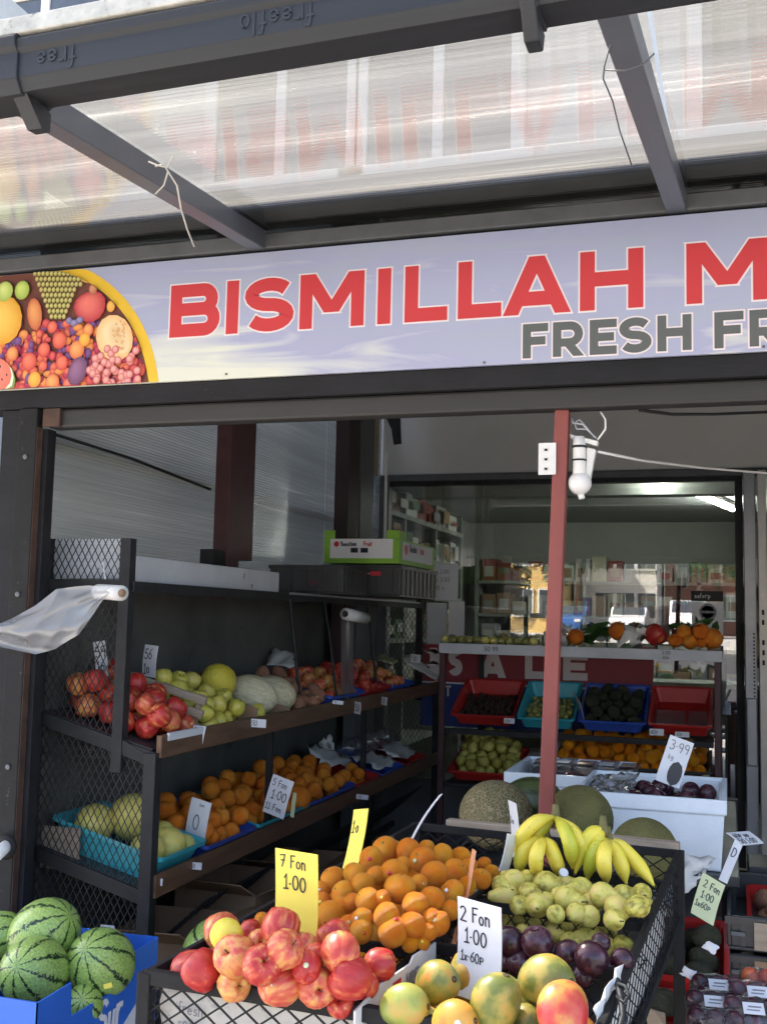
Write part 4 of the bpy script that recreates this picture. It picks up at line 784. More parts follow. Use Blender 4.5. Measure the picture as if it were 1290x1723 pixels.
def heap(x0, x1, y0, y1, r, n, seed, prof=None, tries=60, rv=.06, z0=0, zmax=None):
    """drop balls one by one into a tray and let each roll to the lowest free spot; prof(u,v) caps the height"""
    q = random.Random(seed); out = []
    def rest(x, y, rr):
        z = z0+rr
        for (a, b, c_, r2) in out:
            d2 = (x-a)**2+(y-b)**2; s = rr+r2
            if d2 < s*s: z = max(z, c_+math.sqrt(s*s-d2))
        return z
    for _ in range(n):
        rr = r*(1+q.uniform(-rv, rv)); best = None
        for _ in range(tries):
            x = q.uniform(x0+rr, x1-rr); y = q.uniform(y0+rr, y1-rr); z = rest(x, y, rr)
            cap = prof((x-x0)/(x1-x0), (y-y0)/(y1-y0)) if prof else 0
            sc = z - cap
            if best is None or sc < best[0]: best = (sc, x, y, z)
        _, x, y, z = best; st = r*.3
        for _ in range(40):
            xx = min(max(x+q.uniform(-st, st), x0+rr), x1-rr); yy = min(max(y+q.uniform(-st, st), y0+rr), y1-rr); zz = rest(xx, yy, rr)
            if zz < z: x, y, z = xx, yy, zz
        if zmax and z+rr > zmax((x-x0)/(x1-x0), (y-y0)/(y1-y0)): continue
        out.append((x, y, z, rr))
    return out
def frame(o, ax, ay, az): return Matrix.Translation(o) @ Matrix((V(ax), V(ay), V(az))).transposed().to_4x4()
def fill(M, balls, meshes, label, cat, group, seed=0, kids=(), up=.4, sq=None):
    q = random.Random(seed)
    for (x, y, z, r) in balls: fruit_at(q.choice(meshes), M @ V((x, y, z)), r, label, cat, group, q=q, kids=kids, up=up, sq=sq)
def wire(M, w, h, cw, ch, t, mb=None):
    """expanded metal: diagonal strands of diamonds cw x ch filling a w x h rectangle in the frame's XY plane"""
    mb = mb or MB(); s = ch/cw; k = -int(h/ch)-2
    while k*cw < w+cw:
        for sg_ in (1, -1):
            # line  y = sg*(s)*(x - k*cw)  (+h for the falling family)
            pts = []
            for x in (0, w):
                y = s*(x-k*cw) if sg_ == 1 else h-s*(x-k*cw)
                if 0 <= y <= h: pts.append((x, y))
            for y in (0, h):
                x = k*cw+(y/s if sg_ == 1 else (h-y)/s)
                if 0 < x < w: pts.append((x, y))
            if len(pts) >= 2:
                a, b = pts[0], pts[1]; zo = .0006*sg_
                if math.hypot(a[0]-b[0], a[1]-b[1]) > cw*.3: mb.beam(M @ V((a[0], a[1], zo)), M @ V((b[0], b[1], zo)), t, t*.6, M.to_3x3() @ V((0, 0, 1)))
        k += 1
    return mb
def tray(M, w, l, h, m, name, label, group=None, flare=.82, rim=.012):
    """open plastic tray w (x) by l (y) by h with sloping sides, rolled rim"""
    mb = MB(); rings = []
    def ring(cx, cy, hx, hy, z, rc=.02):
        pts = []
        for (sx_, sy_, a0) in ((1, 1, 0), (-1, 1, 90), (-1, -1, 180), (1, -1, 270)):
            for a in (0, 30, 60, 90): pts.append(V((cx+sx_*(hx-rc)+rc*math.cos(R(a0+a)), cy+sy_*(hy-rc)+rc*math.sin(R(a0+a)), z)))
        return pts
    cx, cy = w/2, l/2
    spec = [(flare*w/2, flare*l/2, 0), (w/2-rim, l/2-rim, h-.004), (w/2, l/2, h), (w/2, l/2, h-.014), (w/2-.002, l/2-.002, h-.014), (w/2-.003, l/2-.003, h-.003), (w/2-rim-.002, l/2-rim-.002, h-.006), (flare*w/2-.004, flare*l/2-.004, .004)]
    o = len(mb.v); nn = 16
    for hx, hy, z in spec: mb.v += [M @ p for p in ring(cx, cy, hx, hy, z)]
    for i in range(len(spec)-1):
        for k in range(nn): mb.f.append([o+i*nn+k, o+i*nn+(k+1) % nn, o+(i+1)*nn+(k+1) % nn, o+(i+1)*nn+k])
    mb.f.append([o+k for k in range(nn)][::-1]); mb.f.append([o+(len(spec)-1)*nn+k for k in range(nn)])
    return tag(mb.build(name, m), label, 'tray', group)
def card(label, tl, tr, bl, m, texts=(), name='price_card', cat='price card', th=.0016, group=None, slot=None, nar=.85):
    """stiff card given by three corners in space; texts = (string, u, v, height fraction, ink)"""
    tl, tr, bl = V(tl), V(tr), V(bl); ux = tr-tl; uz = tl-bl; w = ux.length; h = uz.length; ux.normalize(); uz.normalize(); uz = (uz-ux*uz.dot(ux)).normalized(); n = ux.cross(uz)
    t = thing(name, label, cat, tuple(bl), group)
    cv = RNG.choice((-.009, .007, .010))*min(1, h/.12)*(1 if w > .028 else .1)
    mb = MB(); base = len(mb.v); NU, NV = 5, 5
    for sd in (0, 1):
        mb.grid(lambda u, v: bl+ux*(u*w)+uz*(v*h)+n*(-sd*th+cv*math.sin(PI*u)*0+cv*(v-.5)**2*2), NU, NV)
    k = (NU+1)*(NV+1)
    edge = [i for i in range(NU+1)] + [(j+1)*(NU+1)-1 for j in range(1, NV+1)] + [NV*(NU+1)+i for i in range(NU-1, -1, -1)] + [j*(NU+1) for j in range(NV-1, 0, -1)]
    for i in range(len(edge)): a, b = edge[i], edge[(i+1) % len(edge)]; mb.f.append([a, b, b+k, a+k])
    mb.build('sheet', m, t)
    for (s, u, v, fh, mm) in texts:
        write('lettering', s, bl+ux*(u*w)+uz*(v*h), ux, uz, fh*h, mm, t, t=.095, wob=.08, lift=.0012, narrow=nar, warp=lambda q, v0=v*h: cv*2*((q+v0)/h-.5)**2)
    if slot: write('slot', '0', bl+ux*(slot[0]*w)+uz*(slot[1]*h), ux, uz, slot[2]*h, MATS['black_plastic'], t, t=.42, lift=.0014, narrow=.7, warp=lambda q, v0=slot[1]*h: cv*2*((q+v0)/h-.5)**2)
    return t

# ------------------------------------------------------------------ LEFT FRUIT RACK
TL = R(14); XF = -1.795
rk = thing('fruit_rack', 'long black steel fruit rack with brown lipped shelves along the left wall', 'rack', (-1.97, 5, 0))
def shelf_frame(z, y=0, x=XF): return frame((x, y, z), (-math.cos(TL), 0, math.sin(TL)), (0, 1, 0), (math.sin(TL), 0, math.cos(TL)))
Y0R, Y1R = 3.20, 6.86
def mbox(mb, M, x0, x1, y0, y1, z0, z1):
    return mb.box(M @ V(((x0+x1)/2, (y0+y1)/2, (z0+z1)/2)), (x1-x0, y1-y0, z1-z0), M)
ZM, ZL = 1.085, .635
for z in (ZM, ZL):
    M = shelf_frame(z); mbox(MB(), M, .02, .46, Y0R, Y1R, -.004, .012).build('shelf_board', blackp, rk)
    MB().bb(XF-.002, XF+.018, Y0R, Y1R, z-.012, z+.062).build('shelf_lip', wood, rk, bev=.003)
MB().bb(-2.235, -1.91, Y0R, Y1R, 1.63, 1.642).build('top_shelf', blackp, rk)
MB().bb(-1.915, -1.905, Y0R, Y1R, 1.618, 1.655).build('top_angle', black, rk)
MB().bb(-1.904, -1.90, 4.55, 6.75, 1.648, 1.658).build('pale_edge', alu, rk)
MB().bb(-2.245, -2.235, Y0R, Y1R, .15, 1.63).build('back_board', darkboard, rk)
MB().bb(-2.10, -2.08, Y0R, Y1R, .20, .23).build('base_rail', black, rk)
for y in (Y0R, Y1R):
    MB().bb(-1.955, -1.915, y-.02, y+.02, 1.02, 1.80).build('upper_post', black, rk, bev=.002)
    MB().bb(-1.83, -1.785, y-.022, y+.022, 0, 1.09).build('lower_post', black, rk, bev=.002)
    MB().bb(-2.262, -2.235, y-.02, y+.02, 0, 1.80).build('rear_post', black, rk, bev=.002)
    MB().beam((-1.94, y, 1.12), (-1.80, y, 1.055), .035, .03, (0, 1, 0)).build('joint', black, rk)
for y in (4.62, 5.75): MB().tube([(-1.86, y, 1.13), (-1.905, y-.06, 1.63)], .008, 6).build('stay', black, rk)
for y in (4.22, 5.45): MB().bb(-1.845, -1.82, y-.012, y+.012, .66, 1.08).build('stay', black, rk)
# near end: expanded metal in two heights, shelf end angles
Mn = frame((-2.24, Y0R-.004, 1.06), (1, 0, 0), (0, 0, 1), (0, -1, 0))
wire(Mn, .29, .74, .026, .047, .0028).build('end_mesh', black, rk)
Mn2 = frame((-2.24, Y0R-.004, .15), (1, 0, 0), (0, 0, 1), (0, -1, 0))
wire(Mn2, .41, .95, .026, .047, .0028).build('end_mesh', black, rk)
for z in (ZM, ZL): MB().beam((-2.24, Y0R-.01, z+.098), (-1.80, Y0R-.01, z-.015), .006, .045).build('shelf_end', black, rk)
MB().bb(-2.24, -1.915, Y0R-.016, Y0R-.004, 1.62, 1.66).build('end_rail', black, rk)
wb = at(84, 925, Y=Y0R+.05); tag(MB().bb(-2.235, -1.965, Y0R+.012, Y0R+.03, 1.665, 1.80).build('pale_sheet', whitec), 'pale sheet behind the top of the near mesh', 'board')
MB().tube([(-2.035, Y0R-.012, 1.70), (-2.02, Y0R-.02, 1.72), (-2.01, Y0R-.015, 1.66)], .0025, 5).build('wire_tie', card_w, rk)
# far end mesh
wire(frame((-2.24, Y1R+.004, .35), (1, 0, 0), (0, 0, 1), (0, -1, 0)), .36, 1.25, .03, .05, .003).build('end_mesh', greyp, rk)
# slanting wire under the bottom shelf
Mu = frame((-1.84, 3.7, .50), (0, 1, 0), (-.75, 0, -.66), (.66, 0, -.75))
wire(Mu, 3.0, .30, .035, .03, .003).build('under_mesh', black, rk)
# board along the top, crates and the green box
wbd = thing('white_plank', 'weathered white plank standing along the top of the rack', 'plank', (-1.93, 3.9, 1.645))
MB().bb(-1.955, -1.935, 3.26, 4.50, 1.643, 1.745).build('plank', whitec, wbd, bev=.003)
for yy, s in ((4.12, 'F'), (4.2, 'g')): write('marking', s, (-1.9345, yy, 1.70 if s == 'F' else 1.67), (0, 1, 0), (0, 0, 1), .022, ink, wbd, t=.12)
def vented_crate(name, label, x0, x1, y0, y1, z0, z1, m, group=None):
    t = thing(name, label, 'crate', ((x0+x1)/2, (y0+y1)/2, z0), group)
    MB().bb(x0, x1, y0, y1, z0, z0+.01).bb(x0, x0+.01, y0, y1, z0+.01, z1).bb(x1-.01, x1, y0, y1, z0+.01, z1).bb(x0+.01, x1-.01, y0, y0+.01, z0+.01, z1).bb(x0+.01, x1-.01, y1-.01, y1, z0+.01, z1).build('body', m, t, bev=.003)
    n = max(3, int((x1-x0)/.07))
    for i in range(n):
        xx = x0+(x1-x0)*(i+.5)/n; MB().bb(xx-.006, xx+.006, y0-.005, y0, z0+.012, z1-.012).build('rib', m, t)
    n = max(3, int((y1-y0)/.08))
    for i in range(n):
        yy = y0+(y1-y0)*(i+.5)/n; MB().bb(x1, x1+.005, yy-.006, yy+.006, z0+.012, z1-.012).build('rib', m, t)
    MB().bb(x0-.006, x1+.006, y0-.007, y0-.001, z1-.02, z1-.002).bb(x1+.001, x1+.007, y0, y1, z1-.02, z1-.002).build('rim', m, t)
    return t
vc = vented_crate('plastic_crate', 'black plastic crate on the rack next to the white plank', -2.14, -1.76, 4.86, 5.24, 1.66, 1.80, blackp, 'black plastic crates on top of the rack')
MB().prism([(-1.93, 4.858, 1.70), (-1.86, 4.858, 1.715), (-1.90, 4.858, 1.725), (-1.94, 4.858, 1.72)], (0, -.002, 0)).build('red_mark', maroon, vc)
vc = vented_crate('plastic_crate', 'black plastic crate directly beneath the green fruit box', -2.02, -1.60, 5.28, 6.02, 1.66, 1.825, blackp, 'black plastic crates on top of the rack')
MB().bb(-1.84, -1.76, 5.271, 5.274, 1.775, 1.782).build('printed_mark', card_w, vc); MB().bb(-1.755, -1.70, 5.271, 5.274, 1.768, 1.79).build('printed_mark', redink, vc)
gb = thing('fruit_box', 'open green and white Bassition Fruit cardboard box on the black crate', 'box', (-1.8, 5.6, 1.83))
x0, x1, y0, y1, z0, z1 = -2.02, -1.605, 5.28, 5.98, 1.832, 1.96
MB().bb(x0, x1, y0, y1, z0, z0+.006).bb(x0, x0+.006, y0+.006, y1-.006, z0+.006, z1).bb(x1-.006, x1, y0+.006, y1-.006, z0+.006, z1).bb(x0, x1, y0, y0+.006, z0+.006, z1).bb(x0, x1, y1-.006, y1, z0+.006, z1).build('body', green, gb)
for xa, xb in ((x0, x0+.06), (x1-.07, x1)): MB().bb(xa, xb, y0, y0+.007, z1, z1+.045).build('corner_tab', green, gb, bev=.002)
MB().bb(x1-.007, x1, y0+.008, y0+.12, z1, z1+.043).build('corner_tab', green, gb, bev=.002)
MB().bb(x0+.035, x1-.035, y0-.0015, y0-.0003, z0+.026, z1-.001).build('front_label', card_w, gb)
MB().bb(x1+.0003, x1+.0015, y0+.06, y1-.05, z0+.024, z1-.01).build('side_label', card_w, gb)
MB().lathe([(.015, 0), (.015, .0012), (.001, .0013)], 14, Matrix.Translation((x0+.07, y0-.0016, z1-.028)) @ Matrix.Rotation(PI/2, 4, 'X')).build('emblem', redink, gb)
write('lettering', 'Bassition', (x0+.095, y0-.0018, z1-.038), (1, 0, 0), (0, 0, 1), .024, ink, gb, t=.16, narrow=.8)
write('lettering', 'Fruit', (x0+.095+.125, y0-.0018, z1-.038), (1, 0, 0), (0, 0, 1), .024, redink, gb, t=.16, narrow=.8)
for k in (0, 1): MB().bb(x0+.15+k*.055, x0+.19+k*.055, y0-.0026, y0-.0016, z0+.055, z0+.08).build('printed_pill', ink, gb)
write('lettering', 'Bassition', (x1+.0018, y0+.19, z1-.055), (0, 1, 0), (0, 0, 1), .035, ink, gb, t=.16, narrow=.8); write('lettering', 'Fruit', (x1+.0018, y0+.39, z1-.055), (0, 1, 0), (0, 0, 1), .035, redink, gb, t=.16, narrow=.8)
MB().lathe([(.028, 0), (.028, .0012), (.001, .0013)], 14, Matrix.Translation((x1+.0016, y0+.12, z1-.05)) @ Matrix.Rotation(PI/2, 4, 'Y')).build('emblem', redink, gb)

# ---- top display shelf of the rack (from near to far)
G1 = 'red apples in the crate at the near end of the rack'
def Mz(z, y=0): return shelf_frame(z+.014, y)
fill(Mz(ZM), heap(.01, .44, Y0R+.02, 3.53, .040, 110, 3, lambda u, v: .0+.03*u, tries=120, rv=.08, zmax=lambda u, v: .160+.05*u-.02*v), A_RED+A_RED+A_BL[:1]+[apple_mesh(fruit('dark_apple_skin', [(.30, (.20, .010, .012)), (.5, (.34, .03, .025)), (.62, (.50, .16, .07)), (.78, (.56, .34, .12))], (2.4, 2.4, .8), .45, .03, rand=.2), 9)], 'red apple heaped behind the mesh at the near end of the rack', 'apple', G1, 1, (stem_mesh,))
cr_ = thing('slatted_crate', 'small pale slatted wooden crate edge behind the red apples', 'crate', tuple(Mz(ZM) @ V((.3, 3.6, .1))))
for k, (ya, yb) in enumerate(((3.53, 3.545),)):
    for zz in (.02, .07, .12): mbox(MB(), Mz(ZM), .03, .37, ya, yb, zz, zz+.028).build('slat', pale, cr_)
    for xx in (.05, .2, .33): mbox(MB(), Mz(ZM), xx, xx+.02, ya+.016, yb+.012, .01, .15).build('slat', pale, cr_)
mbox(MB(), Mz(ZM), -.012, -.002, 3.24, 3.50, .03, .055).build('label_strip', card_w, rk)
G2 = 'yellow green apples on the rack'
fill(Mz(ZM), heap(.01, .30, 3.55, 3.93, .036, 32, 5, lambda u, v: .02+.03*u), A_GR, 'yellow green apple in the heap beside the cardboard box on the rack', 'apple', G2, 2, (stem_mesh,))
cb = thing('cardboard_box', 'low open cardboard box holding the yellow melon on the rack', 'box', tuple(Mz(ZM) @ V((.2, 4.0, 0))))
for a_ in ((.0, .37, 3.955, 3.962, 0, .085), (.0, .37, 4.30, 4.307, 0, .06), (.0, .007, 3.963, 4.299, 0, .02), (.363, .37, 3.963, 4.299, 0, .12)): mbox(MB(), Mz(ZM), *a_).build('side', brownc, cb)
G3 = 'melons on the upper shelf of the rack'
honey = plain_mesh('melon', m_honey, 1.06, .02, 3); ridge = mesh_of(MB().lathe(sphere_prof(18, 1.35), 60, fn=lambda p, a: V((p.x*(1+.012*math.cos(a*14)), p.y*(1+.012*math.cos(a*14)), p.z))), 'melon', m_ridge)
yel = plain_mesh('melon', m_lemon, 1.05, .01, 4)
def side(*a): return Euler(a).to_matrix().to_4x4()
fruit_at(yel, Mz(ZM) @ V((.24, 4.05, .12)), .075, 'bright yellow melon in the cardboard box on the rack', 'melon', G3, side(1.2, .3, 0))
fruit_at(ridge, Mz(ZM) @ V((.15, 4.22, .08)), .082, 'pale ridged oval melon beside the cardboard box', 'melon', G3, side(0, 1.85, .25))
fruit_at(ridge, Mz(ZM) @ V((.14, 4.42, .075)), .078, 'pale ridged melon nearest the brown sweet potatoes', 'melon', G3, side(0, 1.8, .15))
fruit_at(A_GR[0], Mz(ZM) @ V((-.01+.045, 4.04, .05)), .036, 'lone yellow apple at the shelf lip in front of the ridged melons', 'apple', G2)
sp_ = plain_mesh('sweet_potato', m_sweet, 1.6, .06, 8)
fill(Mz(ZM), heap(.01, .33, 4.50, 4.80, .036, 22, 8, lambda u, v: .03*u), [sp_], 'brown pink sweet potato heaped between the melons and the blue tray', 'sweet potato', 'sweet potatoes on the rack', 4, up=0)
for k, (y0, y1, m, col, mm, lab) in enumerate(((4.82, 5.34, bluet, 'blue', A_BL, 'front blue tray'), (5.36, 5.80, redt, 'red', A_RED, 'red tray in the middle'), (5.82, 6.26, bluet, 'blue', A_BL, 'farther blue tray'))):
    M = Mz(ZM, y0); M = M @ Matrix.Translation((.005, 0, 0))
    tray(M, .35, y1-y0, .075, m, 'fruit_tray', f'{col} tray of red apples, the {lab} on the upper rack shelf', 'trays on the upper rack shelf')
    fill(M, heap(.025, .33, .03, y1-y0-.03, .036, 38, 20+k, lambda u, v: .01+.04*u, z0=.01, zmax=lambda u, v: .118+.03*u), mm, f'red striped apple in the {lab} on the upper rack shelf', 'apple', 'red apples in trays on the upper rack shelf', 30+k, (), sq=(1, 1, .94))
def sheet_paper(label, pts, m, name='paper_sheet', cat='paper', bump=.012, seed=1, nu=6, group=None):
    q = random.Random(seed); a, b, c_, d = [V(p) for p in pts]; off = {(i, j): V((q.gauss(0, 1), q.gauss(0, 1), q.gauss(0, 1)))*bump*.5 for i in range(nu+1) for j in range(nu+1)}
    mb = MB().grid(lambda u, v: a.lerp(b, u).lerp(d.lerp(c_, u), v)+off[(round(u*nu), round(v*nu))], nu, nu)
    return tag(mb.build(name, m, None, True, solid=.0008), label, cat, group)
GP = 'loose wrapping papers on the rack'
sheet_paper('crumpled white paper at the far end of the upper apple trays', [at(672, 1108, Y=6.3), at(690, 1100, Y=6.5), at(735, 1135, Y=6.5), at(738, 1145, Y=6.3)], wpaper, seed=2, group=GP)
sheet_paper('grey paper standing in the sweet potato crate', [at(447, 1118, Y=4.9), at(462, 1090, Y=5.1), at(500, 1098, Y=5.1), at(497, 1122, Y=4.9)], wpaper, seed=3, group=GP)
sheet_paper('dull yellow sheet behind the far apples', [at(632, 1110, Y=6.4), at(638, 1100, Y=6.6), at(670, 1112, Y=6.6), at(662, 1118, Y=6.4)], card_g, seed=4, group=GP)

# ---- lower shelf
GT = 'trays on the lower rack shelf'
M = Mz(ZL, 3.225); tray(M, .445, .33, .10, turq, 'fruit_tray', 'turquoise tray of yellow melons at the near end of the lower shelf', GT)
for (x, y, z, r, lab) in ((.33, .10, .09, .070, 'yellow oval melon at the back left of the turquoise tray'), (.24, .19, .13, .082, 'tall yellow melon standing highest in the turquoise tray'), (.10, .08, .075, .062, 'yellow melon behind the mesh at the tray front'), (.09, .205, .072, .066, 'yellow melon at the front of the turquoise tray beside the rack post'), (.16, .28, .072, .052, 'yellow melon in the corner of the turquoise tray by the oranges'), (.07, .29, .060, .045, 'small yellow melon at the tray corner with a tag')):
    fruit_at(honey, M @ V((x, y, z)), r, lab, 'melon', 'yellow melons in the turquoise tray', side(.4, .5, y*9), sq=(1, 1, .95))
GO = 'oranges on the lower rack shelf'
for k, (y0, y1, m, col, n, lab) in enumerate(((3.57, 4.00, bluet, 'blue', 56, 'near blue tray'), (4.02, 4.58, turq, 'turquoise', 64, 'turquoise tray with the white price card'), (4.60, 5.20, bluet, 'blue', 66, 'farther blue tray'))):
    M = Mz(ZL, y0) @ Matrix.Translation((.0, 0, 0))
    tray(M, .365, y1-y0, .07, m, 'fruit_tray', f'{col} tray of oranges, the {lab} on the lower shelf', GT)
    fill(M, heap(.02, .35, .02, y1-y0-.02, .039, n, 50+k, lambda u, v: .02+.05*u, z0=.008, zmax=lambda u, v: .140+.03*u), O_DU, f'orange heaped in the {lab} on the lower shelf', 'orange', GO, 40+k, (button_mesh,), up=0)
fruit_at(O_DU[0], Mz(ZL, 4.6) @ V((.045, -.08, .09)), .058, 'large grapefruit at the front between the orange trays', 'grapefruit', None)
for k, (y0, y1, m, col) in enumerate(((5.22, 5.62, redt, 'red'), (5.64, 6.06, bluet, 'blue'), (6.08, 6.55, redt, 'red'))):
    M = Mz(ZL, y0); tray(M, .36, y1-y0, .06, m, 'fruit_tray', ('red tray holding a few loose oranges and paper', 'almost empty blue tray lined with white paper', 'red tray with wrapped bags at the far end of the lower shelf')[k], GT)
fill(Mz(ZL, 5.22), heap(.02, .15, .02, .3, .033, 7, 77), O_DU, 'small orange left in the red tray on the lower shelf', 'orange', GO, 44)
Mp = Mz(ZL, 0)
sheet_paper('white paper lining the front of the red orange tray', [Mp @ V(p) for p in ((.20, 5.25, .08), (.16, 5.60, .08), (.30, 5.66, .10), (.33, 5.25, .16))], wpaper, seed=5, bump=.02, group=GP)
sheet_paper('upright pale paper behind the oranges on the lower shelf', [at(536, 1250, Y=5.6), at(556, 1238, Y=5.6), at(568, 1272, Y=5.6), at(545, 1280, Y=5.6)], wpaper, seed=6, group=GP)
sheet_paper('white paper lining the blue tray', [Mp @ V(p) for p in ((.04, 5.66, .07), (.04, 6.02, .07), (.2, 6.02, .09), (.2, 5.68, .09))], wpaper, seed=7, bump=.02, group=GP)
sheet_paper('white paper in the far red tray', [Mp @ V(p) for p in ((.05, 6.1, .07), (.04, 6.5, .08), (.2, 6.5, .09), (.2, 6.1, .09))], wpaper, seed=8, bump=.02, group=GP)
for k in range(5):
    y = 5.75+k*.17; q = random.Random(k)
    mb = MB().lathe(sphere_prof(8, .9), 12, Matrix.Translation(Mp @ V((.26, y, .11))) @ Matrix.Scale(.062+.01*q.random(), 4), fn=wobble(.12, k))
    t = tag(mb.build('produce_bag', cling, None, True), 'clear bag of small produce, %s from the near end of the lower shelf row' % ORD[k], 'bag', 'wrapped bags on the lower shelf')
# floor level stock under the rack
GB = 'cardboard boxes under the rack'
def carton(label, x0, x1, y0, y1, z0, z1, rz=0, m=brownc, group=GB, flap=True):
    M = Matrix.Translation(((x0+x1)/2, (y0+y1)/2, 0)) @ Matrix.Rotation(rz, 4, 'Z'); w = (x1-x0)/2; l = (y1-y0)/2
    t = thing('cardboard_box', label, 'box', ((x0+x1)/2, (y0+y1)/2, z0), group)
    mb = MB()
    for a in ((-w, w, -l, -l+.006, z0, z1), (-w, w, l-.006, l, z0, z1), (-w, -w+.006, -l+.006, l-.006, z0, z1), (w-.006, w, -l+.006, l-.006, z0, z1), (-w+.006, w-.006, -l+.006, l-.006, z0, z0+.006)): mbox(mb, M, *a)
    mb.build('body', m, t)
    if flap:
        MB().prism([M @ V((-w, -l, z1)), M @ V((w, -l, z1)), M @ V((w*.9, -l-.10, z1+.06)), M @ V((-w*.9, -l-.10, z1+.06))], (0, .004, .003)).build('flap', m, t)
        MB().prism([M @ V((w, -l, z1)), M @ V((w, l, z1)), M @ V((w+.09, l*.9, z1+.04)), M @ V((w+.09, -l*.9, z1+.04))], (.003, .003, .004)).build('flap', m, t)
    return t
carton('open cardboard box under the near end of the rack', -2.1, -1.76, 3.4, 3.85, .02, .42, .1)
carton('second cardboard box farther under the rack', -2.1, -1.74, 3.95, 4.4, .02, .46, -.05)
carton('cardboard box deep under the rack', -2.1, -1.78, 4.6, 5.1, .02, .40, .05)
wat = mesh_of(MB().lathe(sphere_prof(16, 1.0), 32), 'watermelon', m_water)
fruit_at(wat, V((-1.50, 3.12, .50)), .115, 'dark watermelon half hidden behind the black tub', 'watermelon', 'watermelons on the floor side', side(1.3, .4, 0), sq=(1, 1, 1.2))
fruit_at(wat, V((-1.30, 3.72, .52)), .10, 'watermelon lying in the shadow beside the cardboard boxes', 'watermelon', 'watermelons on the floor side', side(.2, 1.5, 0), sq=(1, 1, 1.25))
cnt = mesh_of(MB().lathe(sphere_prof(14, 1.0), 28), 'melon', m_can2)
fruit_at(cnt, V((-1.14, 3.68, .55)), .075, 'small pale melon beside the shadowed watermelon', 'melon', None, side(1, 0, 0))
low = thing('low_platform', 'dark low platform behind the stand carrying crates and melons', 'platform', (-1.3, 3.4, 0))
MB().bb(-1.7, -.95, 2.98, 4.6, .34, .38).build('top', blackp, low, bev=.004); MB().bb(-1.68, -1.64, 3.0, 3.04, 0, .34).bb(-1.0, -.96, 3.0, 3.04, 0, .34).bb(-1.68, -1.64, 4.5, 4.54, 0, .34).bb(-1.0, -.96, 4.5, 4.54, 0, .34).each('leg', black, low)
tb = thing('black_tub', 'round black tub standing behind the front stand', 'tub', (-1.36, 3.1, .38))
MB().lathe([(.10, 0), (.135, .20), (.14, .20), (.14, .21), (.13, .21), (.125, .20), (.095, .01)], 24, Matrix.Translation((-1.32, 3.16, .385))).build('body', blackp, tb, True)

# ---- plastic bag rolls
rl = thing('bag_roll', 'white roll of thin plastic bags with film blowing left across the post', 'bag roll', tuple(at(200, 998, Y=3.1)))
ra, rb_ = at(205, 998, Y=2.93), at(120, 992, Y=3.12)
dv = (rb_-ra).normalized()
MB().tube([ra, ra+dv*.16], .024, 20).build('roll', wpaper, rl, True); MB().tube([ra-dv*.004, ra+dv*.002], .013, 16).build('core', brownc, rl, True)
TOPE = [(200, 988), (150, 985), (95, 992), (60, 1018), (20, 1040), (-8, 1052)]; BOTE = [(178, 1004), (160, 1030), (132, 1068), (95, 1092), (60, 1100), (-6, 1088)]
def filmf(u, v):
    k = u*5; i = min(4, int(k)); f = k-i; q1 = [TOPE[i][j]*(1-f)+TOPE[i+1][j]*f for j in (0, 1)]; q2 = [BOTE[i][j]*(1-f)+BOTE[i+1][j]*f for j in (0, 1)]
    x = q1[0]*(1-v)+q2[0]*v; y = q1[1]*(1-v)+q2[1]*v
    w_ = .5*math.sin(7*u+3*math.sin(5*v+u*3)); return at(x, y+2*w_, Y=2.93-.02*u+.035*math.sin(v*5+u*4)*u+.006*math.sin(v*9+u*7+2*w_)+.005*abs(math.sin(v*7-u*9)))
MB().grid(filmf, 60, 34).build('hanging_film', bagm, rl, True)
r2 = thing('bag_roll', 'grey bag roll hanging over the middle of the rack with film trailing down', 'bag roll', tuple(at(600, 1040, Y=5.2)))
a = at(581, 1033, X=-1.80); b = a+V((.03, .22, -.02)); MB().tube([a, b], .030, 18).build('roll', wpaper, r2, True); MB().tube([a-V((0, .003, 0)), a+V((0, .002, 0))], .016, 14).build('core', black, r2)
MB().grid(lambda u, v: V((a.x-.03+.01*math.sin(u*6)+.03*v, a.y+.02+.20*u-.05*v, a.z-.02-.42*v+.02*math.sin(u*9)*v)), 10, 10).build('hanging_film', film('dull_film', (.20, .20, .21), .35, rough=.3), r2, True)
MB().tube([at(545, 1012, X=-1.9), at(553, 1060, X=-1.86), at(566, 1172, X=-1.81)], .006, 6).build('hook_rod', black, r2)

# ---- price cards on the rack
GC = 'handwritten price cards on the rack'
def square_tr(tl, bl, TRp, Dd):
    uz = (tl-bl).normalized(); d = ray(*TRp); k = d.dot(uz); t = (tl-EYE).dot(uz)/k if abs(k) > .02 else Dd
    D0 = (tl-EYE).dot(_f)
    return EYE+d*(t if abs(t/D0-1) < .12 else Dd)
def pcard(label, TLp, TRp, BLp, Y, m, texts, Yt=None, group=GC, **k):
    Yt = Y if Yt is None else Yt; tl = at(*TLp, Y=Yt); bl = at(*BLp, Y=Y)
    return card(label, tl, square_tr(tl, bl, TRp, (at(*TRp, Y=Yt)-EYE).dot(_f)), bl, m, texts, group=group, **k)
pcard('small white card marked 56 1.0 above the pale crate', (243, 1084), (265, 1087), (238, 1137), 3.56, card_w, [('56', .12, .55, .32, ink), ('1o', .12, .1, .32, ink)])
pcard('narrow white card seen through the near mesh', (165, 1080), (185, 1077), (163, 1140), 3.35, card_w, [('59', .1, .55, .3, ink), ('1o', .1, .15, .3, ink)])
pcard('small tag on the shelf lip below the red apples', (326, 1220), (347, 1222), (320, 1249), 3.46, card_w, [('5', .05, .5, .4, ink), ('79', .3, .06, .4, ink)])
